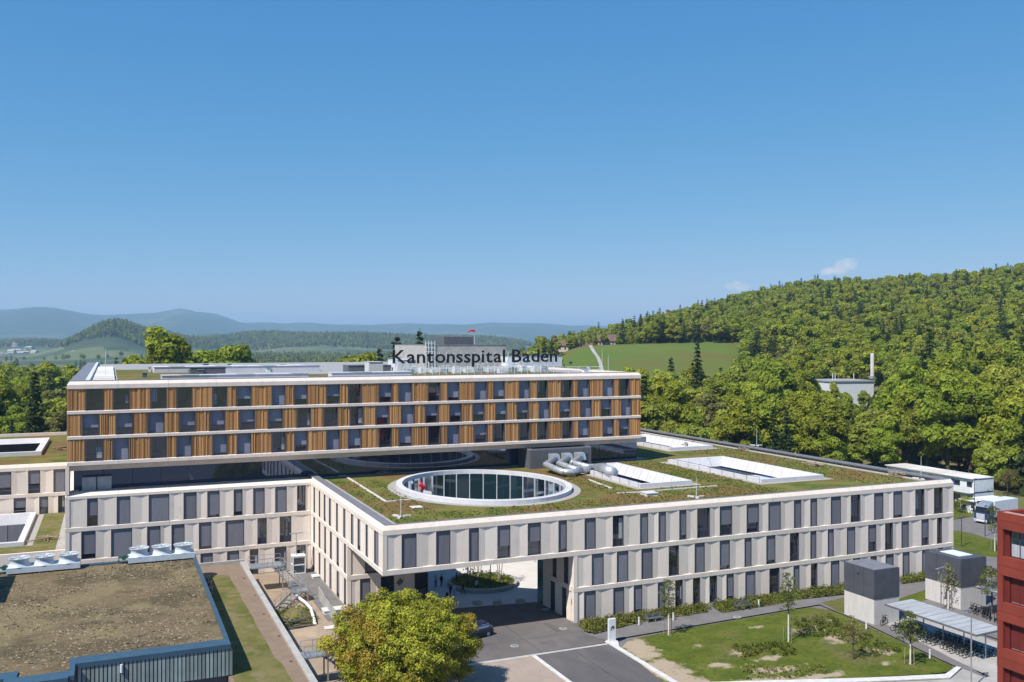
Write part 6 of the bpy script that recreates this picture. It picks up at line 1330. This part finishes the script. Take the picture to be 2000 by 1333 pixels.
# round courtyard planter with birches
pc = (19.6, 20.2); plz = empty('round_planter', (pc[0], pc[1], G), 'large round planter with low wall in the sunlit courtyard', 'planter')
mb = MB(); mb.lathe([(4.6, 0), (4.75, .55), (4.35, .6), (4.3, .4)], 40, (pc[0], pc[1], G)); mb.build('rim', 'plinth', plz); mb = MB(); mb.lathe([(4.3, .42), (3, .5), (1.2, .6), (.01, .62)], 30, (pc[0], pc[1], G)); mb.build('soil', 'lawn', plz)
o = cover([(pc[0]+4*math.cos(a), pc[1]+4*math.sin(a)) for a in np.linspace(0, 6.2, 20)], 85, .35, 1.2, .13, 'youngleaf', 'low shrubs filling the round planter', 47, 10)
o.location.z = .45
def birch(x, y, h, label):
    e = empty('birch_tree', (x, y, G+.5), label, 'tree', 'slender trees in the round planter'); r2 = np.random.default_rng(int(x*100)); lob = []
    for k in range(3): mb = MB(); a = k*2.1; mb.tube([(x+math.cos(a)*.12, y+math.sin(a)*.12, G+.45), (x+math.cos(a)*.45, y+math.sin(a)*.45, G+h*.5), (x+math.cos(a)*.8, y+math.sin(a)*.8, G+h)], [.07, .05, .015], 6); mb.build('stem', 'palebark', e)
    for k in range(16): lob.append((x+r2.uniform(-1, 1), y+r2.uniform(-1, 1), G+h*r2.uniform(.45, 1), .4, r2.uniform(.2, .8)))
    mc = MB(); crown(mc, lob, 90, .11, r2); mc.build('crown', 'leafpale', e)
birch(21.8, 19.6, 6.0, 'white-stemmed birch on the sunlit side of the round planter'); birch(18.0, 20.5, 4.2, 'smaller slender tree on the shaded side of the round planter'); birch(20.0, 22.6, 5.2, 'slender tree at the back of the round planter')
for k, (u, y) in enumerate(((913, 17.5), (958, 17.2))): x = xat(u, y); mb = MB(); mb.tube([(x, y, G+.5), (x, y, ZS3)], .06, 8); tag(mb.build('support_rod', 'dark'), ('left', 'right')[k]+' one of two thin dark rods standing in the planter', 'rod', 'rods in the planter')
# ================================================================== PEOPLE in the passage
def person(u, v, rz, top, legs, hair, label, stride=.16, arm=.1, bag=None, h=1.74):
    p = atz(u, v, G); x, y = p[0], p[1]
    J = [(0, 0, .92), (0, 0, 1.15), (0, 0, 1.40), (0, .02, 1.52), (0, .03, 1.66), (.17, 0, 1.40), (.25, arm*.5, 1.12), (.23, arm+.12, .90), (-.17, 0, 1.40), (-.25, -arm*.5, 1.12), (-.24, .08-arm, .90), (.09, .02, .88), (.10, stride*.7, .48), (.10, stride*.6, .07), (.10, stride*.6+.14, .04), (-.09, .02, .88), (-.10, -stride*.3, .48), (-.10, -stride, .08), (-.10, -stride+.13, .04), (0, .03, 1.74), (.22, arm+.17, .82), (-.23, .12-arm, .82)]
    E_ = [(0, 1), (1, 2), (2, 3), (3, 4), (2, 5), (5, 6), (6, 7), (2, 8), (8, 9), (9, 10), (0, 11), (11, 12), (12, 13), (13, 14), (0, 15), (15, 16), (16, 17), (17, 18), (4, 19), (7, 20), (10, 21)]
    Rr = [(.16, .11), (.15, .10), (.17, .11), (.06, .06), (.10, .12), (.075, .075), (.055, .055), (.042, .042), (.075, .075), (.055, .055), (.042, .042), (.10, .10), (.07, .07), (.05, .05), (.04, .035), (.10, .10), (.07, .07), (.05, .05), (.04, .035), (.07, .08), (.04, .025), (.04, .025)]
    k = h/1.82; me = bpy.data.meshes.new('person'); me.from_pydata([(a*k, b*k, c*k) for a, b, c in J], E_, []); o = bpy.data.objects.new('person', me); COL.objects.link(o)
    o.modifiers.new('skin', 'SKIN'); me.skin_vertices  # layer made by the modifier
    if not me.skin_vertices:
        bm = bmesh.new(); bm.from_mesh(me); bm.verts.layers.skin.verify(); bm.to_mesh(me); bm.free()
    sv = me.skin_vertices[0].data
    for i, (a, b) in enumerate(Rr): sv[i].radius = (a*k, b*k); sv[i].use_root = (i == 0)
    ss = o.modifiers.new('smooth', 'SUBSURF'); ss.levels = 1; ss.render_levels = 1
    m = bpy.data.materials.new('clothed_figure'); m.use_nodes = True; N, L = m.node_tree.nodes, m.node_tree.links; tcx = N.new('ShaderNodeTexCoord'); sp_ = N.new('ShaderNodeSeparateXYZ'); L.new(tcx.outputs['Object'], sp_.inputs[0])
    dv = N.new('ShaderNodeMath'); dv.operation = 'DIVIDE'; dv.inputs[1].default_value = 1.9*k; L.new(sp_.outputs['Z'], dv.inputs[0]); cr = N.new('ShaderNodeValToRGB'); cr.color_ramp.interpolation = 'CONSTANT'; L.new(dv.outputs[0], cr.inputs[0])
    els = cr.color_ramp.elements; els[0].position = 0; els[0].color = (.02, .02, .02, 1); els[1].position = .05; els[1].color = (*legs, 1)
    for pos_, c in ((.50, top), (.80, (.36, .2, .14)), (.885, hair)): e_ = els.new(pos_); e_.color = (*c, 1)
    L.new(cr.outputs[0], N['Principled BSDF'].inputs['Base Color']); N['Principled BSDF'].inputs['Roughness'].default_value = .9; me.materials.append(m)
    o.location = (x, y, G+.006); o.rotation_euler = (0, 0, rz); tag(o, label, 'person', 'people in the hospital passage')
    if bag:
        dx, dy, w, hh, m_, lab = bag; bx_, by_ = x+dx, y+dy; e = empty('carried_bag', (bx_, by_, G), lab, 'bag'); z = G+(.45 if hh < .5 else .08); mb = MB(); mb.hexa([(bx_-w/2, by_-.09, z), (bx_+w/2, by_-.09, z), (bx_+w/2, by_+.09, z), (bx_-w/2, by_+.09, z), (bx_-w*.4, by_-.07, z+hh), (bx_+w*.4, by_-.07, z+hh), (bx_+w*.4, by_+.07, z+hh), (bx_-w*.4, by_+.07, z+hh)]); mb.build('body', m_, e); mb = MB(); mb.tube([(bx_-.1, by_, z+hh), (bx_-.06, by_, z+hh+.14), (bx_+.06, by_, z+hh+.14), (bx_+.1, by_, z+hh)], .012, 5); mb.build('handle', 'black', e)
person(851, 1147.5, 2.9, (.5, .52, .55), (.03, .045, .09), (.02, .015, .01), 'person in pale top and blue jeans at the back left of the passage')
person(862, 1147, 3.3, (.015, .015, .02), (.04, .055, .10), (.02, .015, .01), 'person in black jacket carrying a white bag at the back of the passage', bag=(.42, -.05, .3, .35, 'whitemetal', 'white carrier bag beside the person in the black jacket'))
person(880, 1167, .4, (.02, .02, .025), (.02, .02, .025), (.02, .015, .01), 'person dressed in black with a dark trolley case', bag=(-.5, -.1, .42, .62, 'black', 'black trolley case standing beside the person in black'))
person(887, 1167, .2, (.42, .5, .62), (.30, .38, .5), (.025, .02, .015), 'person in pale blue clothes next to the person in black')
person(905, 1161, 1.3, (.018, .018, .02), (.015, .02, .035), (.02, .015, .01), 'person in dark clothes striding towards the planter', stride=.32)
person(931, 1156, 3.1, (.45, .5, .58), (.03, .045, .10), (.02, .015, .012), 'person in light blue shirt standing at the planter wall')
person(892, 1143, .9, (.02, .02, .022), (.02, .02, .022), (.02, .015, .012), 'person in black standing behind the dark planter edge')
# ================================================================== HAZE
hz = MB(); hz.box(-23000, 23000, -23000, 23000, -150, 520)
M['haze'] = bpy.data.materials.new('haze_air'); M['haze'].use_nodes = True
N, L = M['haze'].node_tree.nodes, M['haze'].node_tree.links
N.remove(N['Principled BSDF']); pv = N.new('ShaderNodeVolumePrincipled'); pv.inputs['Color'].default_value = (.47, .74, 1.0, 1); pv.inputs['Density'].default_value = 1e-4; pv.inputs['Anisotropy'].default_value = .0
L.new(pv.outputs[0], N['Material Output'].inputs['Volume'])
ho = hz.build('haze', 'haze', kind='stuff'); tag(ho, 'blue summer haze over the distant hills', 'haze')
